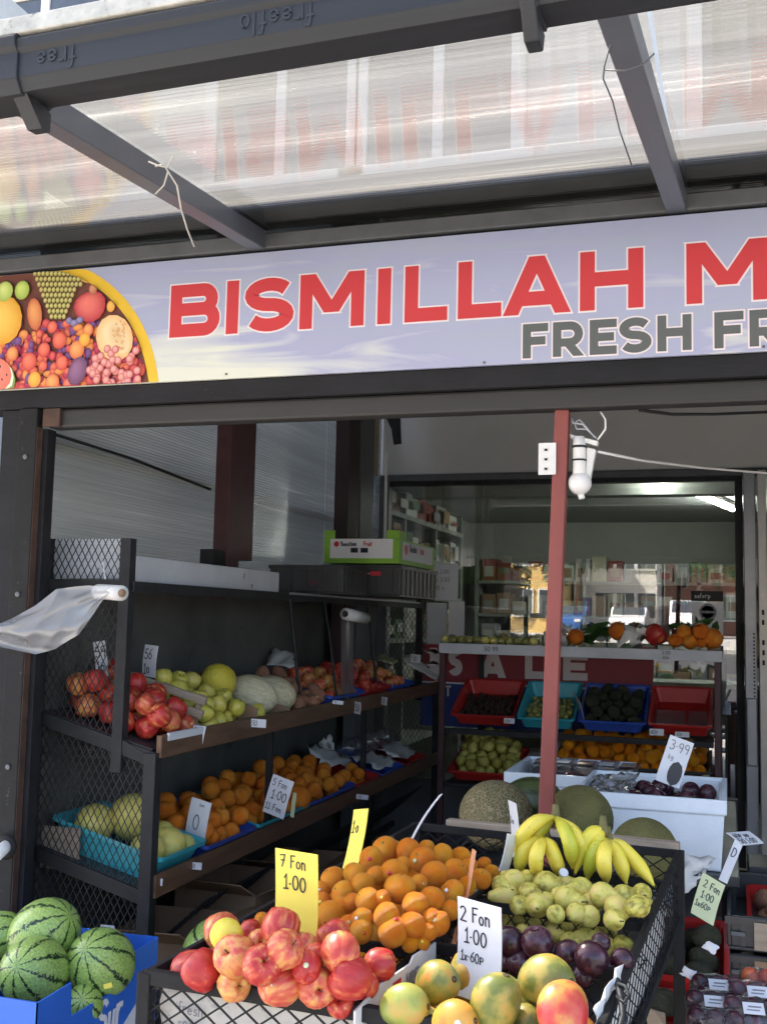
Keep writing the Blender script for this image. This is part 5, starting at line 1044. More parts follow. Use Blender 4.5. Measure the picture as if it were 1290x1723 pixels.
pcard('white 5 for 1.00 card leaning in the oranges', (459, 1302), (494, 1316), (441, 1365), 4.00, card_w, [('5 Fon', .1, .74, .17, ink), ('1.00', .2, .42, .23, ink), ('11 Fon', .06, .12, .17, ink)])
pcard('plain green yellow card behind the 5 for 1.00 card', (493, 1333), (499, 1335), (488, 1374), 4.02, card_g, [])
pcard('grey white card with faint outline drawing in the blue orange tray', (322, 1341), (355, 1352), (309, 1413), 3.60, card_w, [('2orn', .45, .86, .07, inkg), ('0', .3, .3, .35, inkg)])
for k, (x, y, w, h, Y, lab) in enumerate(((250, 1477, 24, 12, 3.22, 'tag at the near end of the lower shelf lip'), (420, 1209, 28, 14, 3.9, 'crumpled tag under the yellow green apples'), (597, 1180, 10, 20, 4.93, 'upright tag on the lip below the first apple tray'), (642, 1172, 9, 13, 5.4, 'tiny tag on the lip below the red apple tray'), (318, 1450, 22, 12, 3.45, 'crumpled tag on the turquoise melon tray'), (600, 1336, 20, 8, 5.0, 'tag on the lip below the far orange tray'), (560, 1178, 18, 6, 4.75, 'curled tag at the foot of the bag roll rod'), (692, 1100, 16, 14, 6.3, 'small white card among the far apples'))):
    pcard('small white price '+lab, (x, y), (x+w, y+2), (x-1, y+h), Y, card_w, [('50', .15, .2, .6, ink)])

# ------------------------------------------------------------------ RIGHT TRAY RACK in front of the window
tr_ = thing('tray_rack', 'maroon and black steel rack with a white lipped top shelf before the window', 'rack', (-.8, 6.45, 0))
XL_, XR_ = -1.62, -.022
MB().bb(XL_, XR_, 6.17, 6.19, 1.352, 1.412).build('shelf_lip', whitec, tr_, bev=.003)
MB().bb(XL_, XR_, 6.19, 6.72, 1.36, 1.375).build('shelf_board', greyp, tr_)
for x in (XL_+.015, XR_-.03): MB().bb(x-.015, x+.018, 6.19, 6.225, 0, 1.35).build('front_post', maroon, tr_, bev=.002)
for x in (XL_+.14, XR_-.03): MB().bb(x-.015, x+.015, 6.69, 6.72, 0, 1.36).build('rear_post', black, tr_, bev=.002)
MB().bb(XL_+.035, XR_-.05, 6.195, 6.225, .885, .915).build('front_bar', black, tr_); MB().bb(XL_+.035, XR_-.05, 6.66, 6.69, 1.06, 1.09).build('rear_bar', black, tr_)
MB().bb(XL_+.035, XR_-.05, 6.20, 6.70, .58, .60).build('bottom_shelf', black, tr_)
MB().bb(XL_+.035, XR_-.05, 6.20, 6.70, .15, .17).build('bottom_shelf', black, tr_)
for px0, s in ((826, 'g8'), (1130, '3.00')): pass
write('lettering', '3.00', (at(1112, 1096, Y=6.17).x, 6.169, 1.384), (1, 0, 0), (0, 0, 1), .02, ink, tr_, t=.12)
write('lettering', '60P', (at(1114, 1104, Y=6.17).x, 6.169, 1.359), (1, 0, 0), (0, 0, 1), .018, ink, tr_, t=.12)
write('lettering', '50 99', (at(814, 1090, Y=6.17).x, 6.169, 1.372), (1, 0, 0), (0, 0, 1), .026, ink, tr_, t=.12)
TT = R(24)
GTR = 'trays on the right hand rack'
m_grapes = plain_mesh('grape', m_grape, 1.15, .02, 5); m_dates = plain_mesh('dark_fruit', m_date, 1.3, .08, 6); avo = mesh_of(MB().lathe([(.001, -1)] + [(math.sin(R(a))*(1 if a < 100 else 1-.0022*(a-100)), -math.cos(R(a))*(1.0 if a < 90 else 1.35)) for a in range(15, 170, 15)] + [(.001, 1.33)], 16), 'avocado', m_avo)
for k, (p0, p1, m, lab, ms, r, n, fl, cat, grp) in enumerate((
        (757, 866, redt, 'red tray of dark fruit at the left of the right hand rack', m_dates, .017, 70, 'small dark fruit in the left red tray', 'fruit', 'dark fruit in the red tray'),
        (868, 968, turq, 'turquoise tray of green grapes on the right hand rack', m_grapes, .016, 80, 'yellow green grape in the turquoise tray', 'grape', 'grapes in the turquoise tray'),
        (970, 1088, bluet, 'blue tray of dark avocados on the right hand rack', avo, .036, 30, 'dark avocado in the blue tray', 'avocado', 'avocados in the blue tray'),
        (1088, 1199, redt, 'red tray with film wrapped packs at the right of the rack', None, 0, 0, '', '', ''))):
    a = at(p0, 1225, Y=6.2); b = at(p1, 1225, Y=6.2); w = b.x-a.x-.008
    M = frame((a.x+.004, 6.205, .925), (1, 0, 0), (0, math.cos(TT), math.sin(TT)), (0, -math.sin(TT), math.cos(TT)))
    tray(M, w, .46, .085, m, 'fruit_tray', lab, GTR)
    if ms: fill(M, heap(.03, w-.03, .04, .36, r, n, 90+k, lambda u, v: .03*(1-v), z0=.012), [ms], fl, cat, grp, 90+k, up=0)
    else:
        for j in range(2):
            o = MB(); mbox(o, M, .03+j*.18, .20+j*.18, .05, .22, .01, .06); tag(o.build('wrapped_pack', cling, None, bev=.01), ('left' if j == 0 else 'right')+' film wrapped pack lying in the right red tray', 'pack', 'packs in the right red tray')
GK = 'small tags on the right hand rack'
for (x, y, w, h, lab) in ((848, 1208, 18, 9, 'white tag clipped to the left red tray'), (1093, 1226, 24, 11, 'left white tag on the rim of the right red tray'), (1136, 1231, 24, 9, 'right white tag on the rim of the right red tray')):
    card('small '+lab, at(x, y, Y=6.17), at(x+w, y+1, Y=6.17), at(x-1, y+h, Y=6.165), card_w, [('60P', .1, .2, .6, ink)], group=GK)
card('folded blue grey card standing between the turquoise and blue trays', at(963, 1163, Y=6.4), at(972, 1175, Y=6.25), at(975, 1205, Y=6.4), whitec, [], name='price_card')
# bottom shelf: red tray of yellow pears, tray of satsumas
M = frame((at(752, 1320, Y=6.22).x, 6.22, .605), (1, 0, 0), (0, .97, .24), (0, -.24, .97)); tray(M, .42, .44, .07, redt, 'fruit_tray', 'red tray of yellow pears on the bottom of the right hand rack', GTR)
pm = mesh_of(MB().lathe(LEMP, 14), 'lemon', fruit('dull_yellow_skin', [(.3, (.34, .30, .05)), (.7, (.55, .50, .12))], (2, 2, 2), .45, .2))
fill(M, heap(.03, .39, .03, .38, .033, 55, 99, lambda u, v: .02+.10*v, z0=.01), [pm], 'dull yellow lemon heaped in the low red tray', 'lemon', 'lemons in the low red tray', 99, up=0)
xa = at(930, 1300, Y=6.22).x
M = frame((xa, 6.16, .70), (1, 0, 0), (0, .985, .17), (0, -.17, .985)); tray(M, .86, .42, .06, blackp, 'fruit_tray', 'wide dark tray of small oranges behind the foam boxes', GTR)
MB().bb(-1.0, -.1, 6.23, 6.55, .60, .70).build('riser', blackp, tr_)
fill(M, heap(.02, .84, .02, .36, .036, 95, 101, lambda u, v: .05+.06*v-.03*u, z0=.01), O_BR, 'small orange in the wide dark tray behind the foam boxes', 'orange', 'oranges behind the foam boxes', 101)
# goods on the top shelf
GP2 = 'wrapped fruit packs on the white shelf'
for i in range(6):
    a = at(757+i*27, 1075, Y=6.28); q = random.Random(i); x = a.x
    t = thing('fruit_pack', 'clear wrapped greenish fruit pack, %s from the left on the white lipped shelf' % ORD[i], 'pack', (x, 6.32, 1.376), GP2)
    MB().bb(x-.044, x+.044, 6.22, 6.40, 1.377, 1.40+.015*q.random()).build('punnet', blackp if i % 2 else greyp, t, bev=.004)
    for j in range(4):
        o = MB().lathe(sphere_prof(8), 12, Matrix.Translation((x-.022+.044*(j % 2), 6.25+.06*(j//2), 1.43)) @ Matrix.Scale(.027, 4), fn=wobble(.05, i*4+j)).build('kiwi_fruit', m_grape if (i+j) % 3 else m_honey, t, True)
    MB().grid(lambda u, v: V((x-.046+.092*u, 6.21+.2*v, 1.405+.058*(math.sin(PI*u)*math.sin(PI*v))**.4+.004*math.sin(u*20+v*9+i))), 10, 10).build('wrapping', cling, t, True)
q = random.Random(12)
GF = 'loose round fruit on the white shelf'
for (px, py, r, ms, lab) in ((968, 1072, 16, O_DU, 'orange beside the grey paper on the white shelf'), (1040, 1062, 18, O_DU, 'orange half in paper on the white shelf'), (1102, 1068, 20, A_RED, 'dark red pomegranate on the white shelf'), (1135, 1078, 13, O_DU, 'small orange at the front near the 3.00 price'), (1160, 1080, 14, O_DU, 'orange at the front edge right of the 3.00 price'), (1150, 1064, 14, O_DU, 'orange in the second layer at the right of the white shelf'), (1178, 1062, 15, O_DU, 'topmost orange at the right of the white shelf'), (1196, 1074, 20, O_DU, 'big orange at the right end of the white shelf'), (1180, 1082, 9, O_DU, 'tiny orange squeezed between bigger ones on the white shelf')):
    p = at(px, py, Y=6.32+q.random()*.06); fruit_at(ms[0], p, r/1800*5.7, lab, 'orange' if ms is O_DU else 'pomegranate', GF, q=q)
for (a, s, lab, m) in ((890+45, 3, 'crumpled pale paper on the white shelf beside the red pole', wpaper), (1065, 5, 'crumpled white wrapping among the fruit on the white shelf', wpaper)):
    sheet_paper(lab, [at(a-22, 1080, Y=6.25), at(a-10, 1050, Y=6.3), at(a+28, 1052, Y=6.35), at(a+12, 1085, Y=6.25)], m, seed=s, bump=.03)
for (a, b, c_, lab) in ((1005, 1052, 36, 'dark green leafy bunch lying behind the fruit on the white shelf'), (1170, 1046, 34, 'dark green leaves over the oranges at the right end of the shelf')):
    t = thing('leafy_bunch', lab, 'greens', tuple(at(a, 1085, Y=6.5)), 'greens on the white shelf'); q = random.Random(c_)
    for k in range(16):
        p = at(a+q.gauss(0, c_*.5), b+q.uniform(0, 26), Y=6.52+q.uniform(-.05, .05)); d = V((q.gauss(0, 1), q.gauss(0, .4), q.gauss(0, .4))).normalized(); n_ = d.cross(V((q.random(), q.random(), 1))).normalized()
        MB().quad(p-d*.07, p-d*.02+n_*.022, p+d*.04+n_*.02, p+d*.08, p+d*.03-n_*.02, p-d*.03-n_*.02).build('leaf', greeny, t, solid=.001)

# ------------------------------------------------------------------ FOAM BOXES, MELONS, TABLE
tbl = thing('side_table', 'dark trestle table carrying the foam boxes and netted melons', 'table', (-.4, 3.7, 0))
ZT_ = .83
MB().prism([(-.80, 2.93, ZT_-.03), (-.12, 2.93, ZT_-.03), (-.12, 3.33, ZT_-.03), (.03, 3.33, ZT_-.03), (.03, 4.75, ZT_-.03), (-.80, 4.75, ZT_-.03)], (0, 0, .03)).build('top', blackp, tbl, bev=.004)
for x in (-.77, 0.0):
    for y in (3.42, 4.7): MB().bb(x-.02, x+.02, y-.02, y+.02, 0, ZT_-.03).build('leg', black, tbl)
def foam(label, x0, x1, y0, y1, z0, z1, kids=True):
    t = thing('foam_box', label, 'box', ((x0+x1)/2, (y0+y1)/2, z0), 'white foam boxes'); w = .024; tp = .018
    mb = MB(); o = 0
    def rg(dx, z): return [V((x0+dx, y0+dx, z)), V((x1-dx, y0+dx, z)), V((x1-dx, y1-dx, z)), V((x0+dx, y1-dx, z))]
    sp = [(tp, z0), (tp*.4, z1-.045), (0, z1-.043), (0, z1), (w*.6, z1), (w*.6, z1-.012), (w, z1-.012), (w+tp*.6, z0+.022)]
    for dx, z in sp: mb.v += rg(dx, z)
    for i in range(len(sp)-1):
        for k in range(4): mb.f.append([i*4+k, i*4+(k+1) % 4, i*4+4+(k+1) % 4, i*4+4+k])
    mb.f.append([3, 2, 1, 0]); n = (len(sp)-1)*4; mb.f.append([n, n+1, n+2, n+3])
    mb.build('body', styro, t, bev=.005)
    return t
p = at(965, 1332, Y=3.36); p2 = at(1222, 1345, Y=3.36)
X0, X1, ZZ = p.x, p2.x, (p.z+p2.z)/2
foam('larger white foam box with dark plums and a 3.99 card, nearest the camera', X0, X1, 3.36, 3.86, ZT_+.001, ZZ)
p = at(847, 1298, Y=4.1); p2 = at(1052, 1300, Y=4.1)
foam('smaller white foam box behind the green ribbed melon', p.x, p2.x, 4.1, 4.62, ZT_+.001, p.z)
XB, XC, ZC = p.x, p2.x, p.z
fill(frame((X0, 3.36, ZZ-.10), (1, 0, 0), (0, 1, 0), (0, 0, 1)), heap(.03, X1-X0-.03, .05, .46, .031, 75, 120, lambda u, v: 0, zmax=lambda u, v: .105), PLUM, 'dark plum in the larger foam box', 'plum', 'plums in the larger foam box', 121, up=0)
fill(frame((XB, 4.1, ZC-.09), (1, 0, 0), (0, 1, 0), (0, 0, 1)), heap(.08, .5, .06, .26, .031, 16, 122), PLUM, 'dark plum in the smaller foam box', 'plum', 'plums in the smaller foam box', 123, up=0)
for k in range(5):
    x = XB+.06+.085*k; t = thing('fruit_punnet', 'clear lidded punnet, %s from the left in the smaller foam box' % ORD[k], 'punnet', (x, 4.45, ZC-.05), 'punnets in the smaller foam box')
    MB().bb(x, x+.078, 4.33, 4.56, ZC-.05, ZC+.004+.006*(k % 2)).build('tub', cling, t, bev=.006); MB().bb(x+.012, x+.066, 4.36, 4.45, ZC+.013, ZC+.0145).build('label', card_w if k % 2 else pale, t)
    MB().bb(x+.008, x+.070, 4.34, 4.55, ZC-.045, ZC-.012).build('contents', m_date, t, bev=.01)
q = random.Random(9)
sheet_paper('crumpled clear plastic bag between the two foam boxes', [V((X0+.03, 3.42, ZZ-.01)), V((X0+.03, 3.60, ZZ+.015)), V((X0+.17, 3.62, ZZ+.03)), V((X0+.17, 3.42, ZZ-.01))], bagm, 'plastic_bag', 'bag', bump=.008, seed=11, nu=14)
a = at(1122, 1235, Y=3.62)
card('tall white card marked 3.99 with a handle slot in the larger foam box', at(1123, 1235, Y=3.60), at(1163, 1250, Y=3.60), at(1101, 1312, Y=3.55), card_w, [('3.99', .12, .72, .20, inkg), ('kg', .2, .52, .12, inkg)], slot=(.5, .08, .36))
GM = 'netted melons behind the stand'
vented_crate('plastic_crate', 'low black crate under the netted melons', -.76, -.30, 2.96, 3.33, ZT_+.001, ZT_+.055, blackp)
can = mesh_of(MB().lathe(sphere_prof(16, .97), 32, fn=wobble(.01, 2)), 'melon', m_can)
toad = mesh_of(MB().lathe(sphere_prof(16, 1.25), 48, fn=lambda p, a: V((p.x*(1+.012*math.cos(a*12)), p.y*(1+.012*math.cos(a*12)), p.z))), 'melon', m_toad)
for (px, py, rp, ms, lab, rot, sq) in ((835, 1372, 63, can, 'coarse netted brown melon left of the red pole', side(.2, .3, 0), (1, 1, .93)), (893, 1352, 44, toad, 'dark green ribbed melon directly behind the red pole', side(.1, 1.4, .2), (1, 1, 1)), (975, 1378, 56, cnt, 'olive netted melon right of the red pole beneath the foam box', side(-.6, .4, 0), (1, 1, 1)), (1083, 1432, 56, cnt, 'olive netted melon at the right in front of the foam box', side(.4, -.3, 1), (1, 1, .97))):
    Y = {63: 3.15, 44: 3.26, 56: 3.13}[rp] if px < 1000 else 3.03
    p = at(px, py, Y=Y); r = rp/FPX*(p-EYE).dot(_f)
    fruit_at(ms, p, r, lab, 'melon', GM, rot, sq=sq)

# ------------------------------------------------------------------ FRONT STAND
FL = at(247, 1642, Z=.89); FR = at(995, 1769, Z=.89); BR = at(1141, 1437, Z=1.01); BL = at(700, 1390, Z=1.01)
sd_ = thing('display_stand', 'sloping black angle iron and expanded mesh fruit stand in front of the shop', 'stand', (-.6, 2.2, 0))
def Q(s, t, z=0): return FL*((1-s)*(1-t)) + FR*(s*(1-t)) + BR*(s*t) + BL*((1-s)*t) + V((0, 0, z))
nS = (FR-FL).cross(BL-FL).normalized()
def on(px, py, lift=0):
    """point over the sloping top of the stand, lifted straight up"""
    n2 = (FR-FL).cross((BL+BR)/2-(FL+FR)/2).normalized(); d = ray(px, py); t = (FL+V((0, 0, lift))-EYE).dot(n2)/d.dot(n2); return EYE+d*t
def railb(a, b, w=.022, h=.022, name='rail', m=None): return MB().beam(a, b, w, h).build(name, m or postm, sd_, bev=.002)
railb(Q(0, 0), Q(1, 0), .02, .026); railb(Q(0, 0), Q(0, 1), .012, .02); railb(Q(1, 0), Q(1, 1), .012, .02)
railb(Q(0, 1), Q(1, 1), .012, .02)
railb(Q(.12, 1.015, .012), Q(1.0, 1.015, .012), .03, .022, 'timber_rail', pale)
railb(Q(.51, 0), Q(.5, 1), .012, .02, 'divider')
railb(Q(0.01, .265), Q(.51, .25), .012, .022, 'cross_rail')
for t in (.29, .53, .775): railb(Q(.51, t), Q(1, t), .012, .022, 'cross_rail')
railb(Q(0, 0, -.17), Q(1, 0, -.17), .02, .02); railb(Q(1, 0, -.15), Q(1, 1, -.15), .012, .02); railb(Q(0, 0, -.17), Q(0, 1, -.15), .012, .02)
for s, t, zt in ((0, 0, 0), (1, 0, 0), (0, 1, 0), (1, 1, 0)):
    p = Q(s, t); MB().bb(p.x-.013, p.x+.013, p.y-.013, p.y+.013, 0, p.z+.008).build('leg', postm, sd_, bev=.002)
def wallmesh(a, b, h, cw, ch, t=.0026, name='mesh_panel'):
    ux = (b-a); w = ux.length; ux.normalize(); uz = V((0, 0, 1)); uz = (uz-ux*uz.dot(ux)).normalized(); n = ux.cross(uz)
    return wire(frame(a-uz*h, ux, uz, n), w, h, cw, ch, t).build(name, postm, sd_)
wallmesh(Q(.01, -.004), Q(1, -.004), .17, .052, .036, .0034); wallmesh(Q(0, 0), Q(0, 1), .16, .045, .03); wallmesh(Q(1, 0), Q(1, 1), .15, .045, .03)
wallmesh(Q(.02, 1), Q(1, 1), .13, .050, .034, .003)
wallmesh(Q(.51, .53), Q(1, .53), .09, .034, .048); wallmesh(Q(.51, .775), Q(1, .775), .09, .034, .048); wallmesh(Q(.51, 0), Q(.5, 1), .10, .034, .03)
wallmesh(Q(0, .265), Q(.51, .25), .09, .034, .03); wallmesh(Q(.51, .29), Q(1, .29), .09, .034, .04)
MB().quad(Q(0, 0, -.165), Q(1, 0, -.165), Q(1, 1, -.15), Q(0, 1, -.15)).build('base_sheet', blackp, sd_, solid=.004)
GN = 'newspaper lining the stand'
def liner(lab, a, b, h, lo=-.16, m=news, seed=1): 
    return sheet_paper(lab, [a+V((0, 0, lo)), b+V((0, 0, lo)), b+V((0, 0, h)), a+V((0, 0, h))], m, 'newspaper', 'newspaper', bump=.006, seed=seed, nu=8, group=GN)
liner('newspaper lining the inside of the front mesh', Q(.02, .025), Q(.98, .025), -.014, seed=3)
liner('newspaper strip lining the right hand side mesh', Q(.975, .05), Q(.985, .85), -.03, seed=4)
liner('newspaper lining the left side mesh beside the apples', Q(.02, .03), Q(.02, .26), -.04, seed=6)
for k, (u, zz, s) in enumerate(((.075, -.06, 'fresn'), (.075, -.085, 'sogn'), (.055, -.10, 'soge'), (.40, -.13, 'ne ws'))): write('lettering', s, Q(u, .012, zz), (Q(1, 0)-Q(0, 0)), (0, 0, 1), .02, inkg, sd_, t=.14)
# white carton sides standing in the mango compartment
wc = thing('printed_carton', 'white printed carton standing between the apples and the mangoes', 'carton', tuple(Q(.5, .1)))
a, b = on(598, 1706, .01), on(733, 1606, .01)
MB().prism([a+V((0, 0, -.12)), b+V((0, 0, -.12)), b+V((0, 0, .022)), b.lerp(a, .3)+V((0, 0, .026)), b.lerp(a, .34)+V((0, 0, .016)), a.lerp(b, .3)+V((0, 0, .018)), a+V((0, 0, .004))], ((b-a).cross(V((0, 0, 1)))).normalized()*-.004).build('side', wpaper, wc)
nn_ = (b-a).cross(V((0, 0, 1))).normalized(); c0 = a.lerp(b, .42)
MB().prism([c0+V((0, 0, -.020))+nn_*.0015, a.lerp(b, .52)+V((0, 0, -.020))+nn_*.0015, a.lerp(b, .53)+V((0, 0, .006))+nn_*.0015, a.lerp(b, .43)+V((0, 0, .006))+nn_*.0015], nn_*.0006).build('red_print', redink, wc)
write('lettering', 'ITEN' if False else 'NRE', a.lerp(b, .6)+V((0, 0, -.02))+nn_*.001, (b-a), (0, 0, 1), .022, inkg, wc, t=.2)
c1, c2 = on(1000, 1712, .01), on(1045, 1640, .02)
sheet_paper('torn cream carton edge at the right of the mangoes', [c1+V((0, 0, -.10)), c2+V((0, 0, -.1)), c2+V((.0, 0, .02)), c1+V((0, 0, .012))], wpaper, 'torn_carton', 'carton', bump=.006, seed=21, nu=7)
def rows(pts, n):
    """name each fruit of a pile by its row (from the top) and its place in the row (from the left)"""
    idx = sorted(range(len(pts)), key=lambda i: pts[i][1]); out = {}
    for r_, k in enumerate(range(0, len(idx), n)):
        for c_, i in enumerate(sorted(idx[k:k+n], key=lambda i: pts[i][0])): out[i] = (ORD[r_], ORD[c_])
    return out
# --- hand placed fruit following the photograph: (px, py, radius px, lift)
def place(px, py, rp, lift, mesh, lab, cat, grp, M=None, q=None, kids=(), up=.5, sq=None, k=1.0):
    p = on(px, py, lift); dz = (p-EYE).dot(_f); return fruit_at(mesh, p, rp/FPX*dz*k, lab, cat, grp, M, q, kids=kids, up=up, sq=sq)
q = random.Random(21)
GA = 'apples in the front left compartment'
AP = [(341, 1634, 34, .03, 'r', 'red apple at the left corner of the front compartment'), (397, 1610, 36, .075, 'b', 'orange red apple left of centre behind the left corner apple'), (472, 1562, 33, .12, 'r', 'topmost red apple in front of the yellow 7 for 1.00 card'),
      (441, 1625, 34, .095, 'r', 'blush apple with its stem facing the camera, left of centre'), (470, 1655, 37, .05, 'b', 'big yellow blushed apple at the front centre'), (477, 1600, 33, .115, 'b', 'pinkish apple just below the topmost apple'),
      (393, 1657, 28, .02, 'b', 'yellow orange apple low at the front rail'), (532, 1660, 34, .045, 'b', 'dull blushed apple to the right of the front centre apple'), (589, 1644, 39, .065, 'r', 'large glossy red apple at the right of the front compartment'),
      (573, 1604, 34, .10, 'b', 'yellow apple with its stem up behind the large red apple'), (562, 1577, 29, .08, 'r', 'dark pink apple behind the yellow one near the oranges'), (638, 1623, 28, .05, 'r', 'pinkish red apple at the far right by the white carton'),
      (515, 1628, 27, .085, 'r', 'red apple wedged in the middle of the heap'), (511, 1593, 25, .09, 'b', 'small apple at the foot of the yellow card'), (529, 1608, 22, .09, 'r', 'small red apple half hidden in the middle'),
      (573, 1690, 24, .01, 'r', 'small red apple low against the front rail'), (436, 1584, 20, .09, 'b', 'small apple beside the lemon'), (420, 1568, 20, .075, 'r', 'deep red apple behind the lemon'), (615, 1660, 22, .03, 'b', 'small yellow apple under the right pink apple')]
for (x, y, r, l, tk, lab) in AP: place(x, y, r, l, q.choice(A_RED if tk == 'r' else A_BL), lab, 'apple', GA, q=q, kids=(stem_mesh,), up=.25)
MA = frame(Q(0, 0, -.10), (Q(1, 0)-Q(0, 0)).normalized(), nS.cross((Q(1, 0)-Q(0, 0)).normalized()), nS)
fill(MA, heap(.02, .39, .03, .22, .036, 16, 130, lambda u, v: .0), A_RED+A_BL, 'apple underneath the front left heap', 'apple', 'apples underneath the front heap', 131, up=0)
place(381, 1573, 28, .095, lem_mesh, 'single yellow lemon on top of the front apples', 'lemon', None, side(1.3, .3, 1.2), sq=(1, 1, .95))
q = random.Random(33)
GO2 = 'bright satsumas heaped in the front stand'
OZ = [(135, 80, 60), (70, 128, 58), (5, 200, 52), (245, 90, 60), (310, 130, 60), (405, 110, 54), (490, 122, 50), (365, 200, 64), (465, 185, 58), (585, 222, 50), (452, 282, 56), (636, 192, 38), (175, 195, 66), (92, 205, 48), (205, 268, 74), (292, 240, 42), (30, 250, 56), (52, 325, 62), (122, 315, 42), (278, 342, 63), (352, 318, 60), (440, 368, 46), (140, 400, 66), (265, 438, 62), (28, 412, 52), (172, 472, 74), (382, 432, 60), (350, 410, 50), (252, 525, 42), (312, 520, 38), (335, 470, 46), (520, 255, 46), (530, 160, 40), (600, 150, 34), (330, 80, 42), (215, 160, 44),
      (-112, 225, 62), (-15, 195, 50), (-62, 290, 60), (-120, 395, 72), (-165, 270, 44), (20, 470, 60), (-40, 440, 50), (-70, 350, 48), (-20, 330, 44), (-160, 330, 46), (-235, 300, 40), (-170, 430, 50)]
RO = rows(OZ, 7)
for i_, (x, y, r) in enumerate(OZ):
    X_ = 600+x/2.804; Y_ = 1400+y/2.804
    # heap height: a ridge through the middle of the pile
    cen = max(0, 1-((X_-670)/170)**2)*max(0, 1-((Y_-1490)/115)**2)
    place(X_, Y_, r/2.804*1.04, .02+.085*cen, q.choice(O_BR), 'bright satsuma, %s from the left in the %s row down of the front stand heap' % (RO[i_][1], RO[i_][0]), 'satsuma', GO2, q=q, kids=(button_mesh,), up=0, sq=(1, 1, .93))
place(441, 1549, 14, .03, O_BR[0], 'lone satsuma peeping out behind the lemon', 'satsuma', None)
MO = frame(Q(0.02, .28, -.10), (Q(1, .28)-Q(0, .28)).normalized(), nS.cross((Q(1, 0)-Q(0, 0)).normalized()), nS)
fill(MO, heap(.05, .33, .02, .60, .030, 70, 140, lambda u, v: .06*math.sin(PI*u)*math.sin(PI*min(1, v))), O_BR, 'satsuma under the heap in the rear left compartment', 'satsuma', 'satsumas underneath the heap', 141, up=0)
# pears
q = random.Random(5); GP3 = 'green pears in the right hand row'
PR = [(735, 228, 52), (700, 305, 58), (815, 290, 50), (850, 345, 56), (900, 252, 62), (1000, 318, 60), (1050, 272, 56), (1165, 300, 58), (1262, 300, 50), (1235, 362, 60), (1215, 415, 48), (940, 385, 42), (800, 225, 44), (985, 250, 46), (1110, 330, 46), (770, 345, 44), (1090, 395, 50), (1030, 385, 46), (900, 330, 44), (960, 300, 40), (1330, 350, 50), (1345, 290, 44), (680, 250, 40)]
RP = rows(PR, 6)
for i_, (x, y, r) in enumerate(PR):
    a = q.random()*6.28; M = side(1.45+q.gauss(0, .15), q.gauss(0, .2), a)
    place(600+x/2.804, 1400+y/2.804, r/2.804*1.06, .022+q.uniform(-.008, .02), q.choice(PEAR), 'green yellow pear behind the plums, %s from the left in the %s row down' % (RP[i_][1], RP[i_][0]), 'pear', GP3, M, kids=(pstem_mesh,))
LPR = [(735, 415, 46), (830, 430, 52), (930, 480, 52), (1000, 455, 46), (1085, 510, 64), (1165, 470, 46), (1250, 545, 52), (880, 500, 40), (790, 470, 40), (1180, 540, 44), (1010, 520, 44)]; RL = rows(LPR, 6)
for i_, (x, y, r) in enumerate(LPR):
    place(600+x/2.804, 1400+y/2.804, r/2.804*1.1, -.045, q.choice(PEAR), 'pear seen through the mesh above the plums, %s from the left in its %s row' % (RL[i_][1], RL[i_][0]), 'pear', 'pears seen through the mesh', side(1.4, .2, q.random()*6.28), kids=())
# bananas
GBn = 'hands of bananas at the back of the stand'
def hand(label, crown, lift, fingers):
    c0 = on(*crown, lift); t = thing('banana_hand', label, 'bananas', tuple(c0), GBn)
    MB().tube([c0+V((0, .0, .030)), c0+V((0, 0, .012)), c0, c0-V((0, 0, .012))], [.007, .009, .014, .011], 8).build('crown', bstem, t, True)
    for (mx_, my_, ml, ex, ey, el, r) in fingers:
        m_ = on(mx_, my_, ml); e = on(ex, ey, el); pts = []; rs = []
        ctrl = c0*-1*0
        for i in range(13):
            u = i/12; p = c0*(1-u)**2 + (m_*2-c0*.5-e*.5)*(2*u*(1-u)) + e*u*u; pts.append(p)
            rs.append(r*(.34 if i == 0 else .48 if u < .1 else .36+.64*min(1, (u-.06)/.24)**.8 if u < .30 else 1.0 if u < .74 else max(.24, 1-((u-.74)/.26)**1.7*.78)))
        d = (e-m_).normalized(); pts.append(e+d*.007); rs.append(r*.2)
        mb = MB().tube(pts, rs, 10)
        for i, v in enumerate(mb.v):   # faint pentagonal section
            k = i % 10; ring_ = min(i//10, len(pts)-1); mb.v[i] = pts[ring_]+(v-pts[ring_])*(1+.06*math.cos(k*2*PI/10*5))
        mb.build('banana', m_banana, t, True)
        MB().tube([e+d*.004, e+d*.011], [r*.24, r*.16], 8).build('tip', stemm, t, True)
R_ = .0158
hand('upper left hand of bananas with its crown beside the red pole foot', (934, 1376), .125, [(890, 1392, .12, 868, 1438, .05, R_), (905, 1400, .10, 884, 1442, .04, R_), (955, 1410, .11, 962, 1458, .04, R_), (972, 1412, .10, 990, 1466, .02, R_)])
hand('lower left hand of bananas in front of the upper one', (918, 1411), .085, [(884, 1428, .075, 873, 1472, .015, R_), (902, 1440, .085, 906, 1478, .012, R_), (930, 1436, .075, 944, 1476, .012, R_)])
hand('small upper right hand of bananas', (1014, 1396), .115, [(988, 1412, .10, 968, 1466, .03, R_), (1000, 1420, .09, 984, 1458, .04, R_)])
hand('right hand of bananas with a long finger reaching right', (1022, 1414), .085, [(1000, 1432, .08, 988, 1478, .012, R_*1.05), (1016, 1444, .08, 1020, 1484, .01, R_*1.05), (1038, 1440, .065, 1052, 1484, .01, R_*1.05), (1056, 1436, .06, 1098, 1488, .01, R_*1.02)])
lb = on(947, 1470, .04); tag(MB().tube([lb, lb+V((.002, -.004, .004))], .010, 12).build('fruit_sticker', card_w), 'small round sticker on the lower banana', 'sticker')
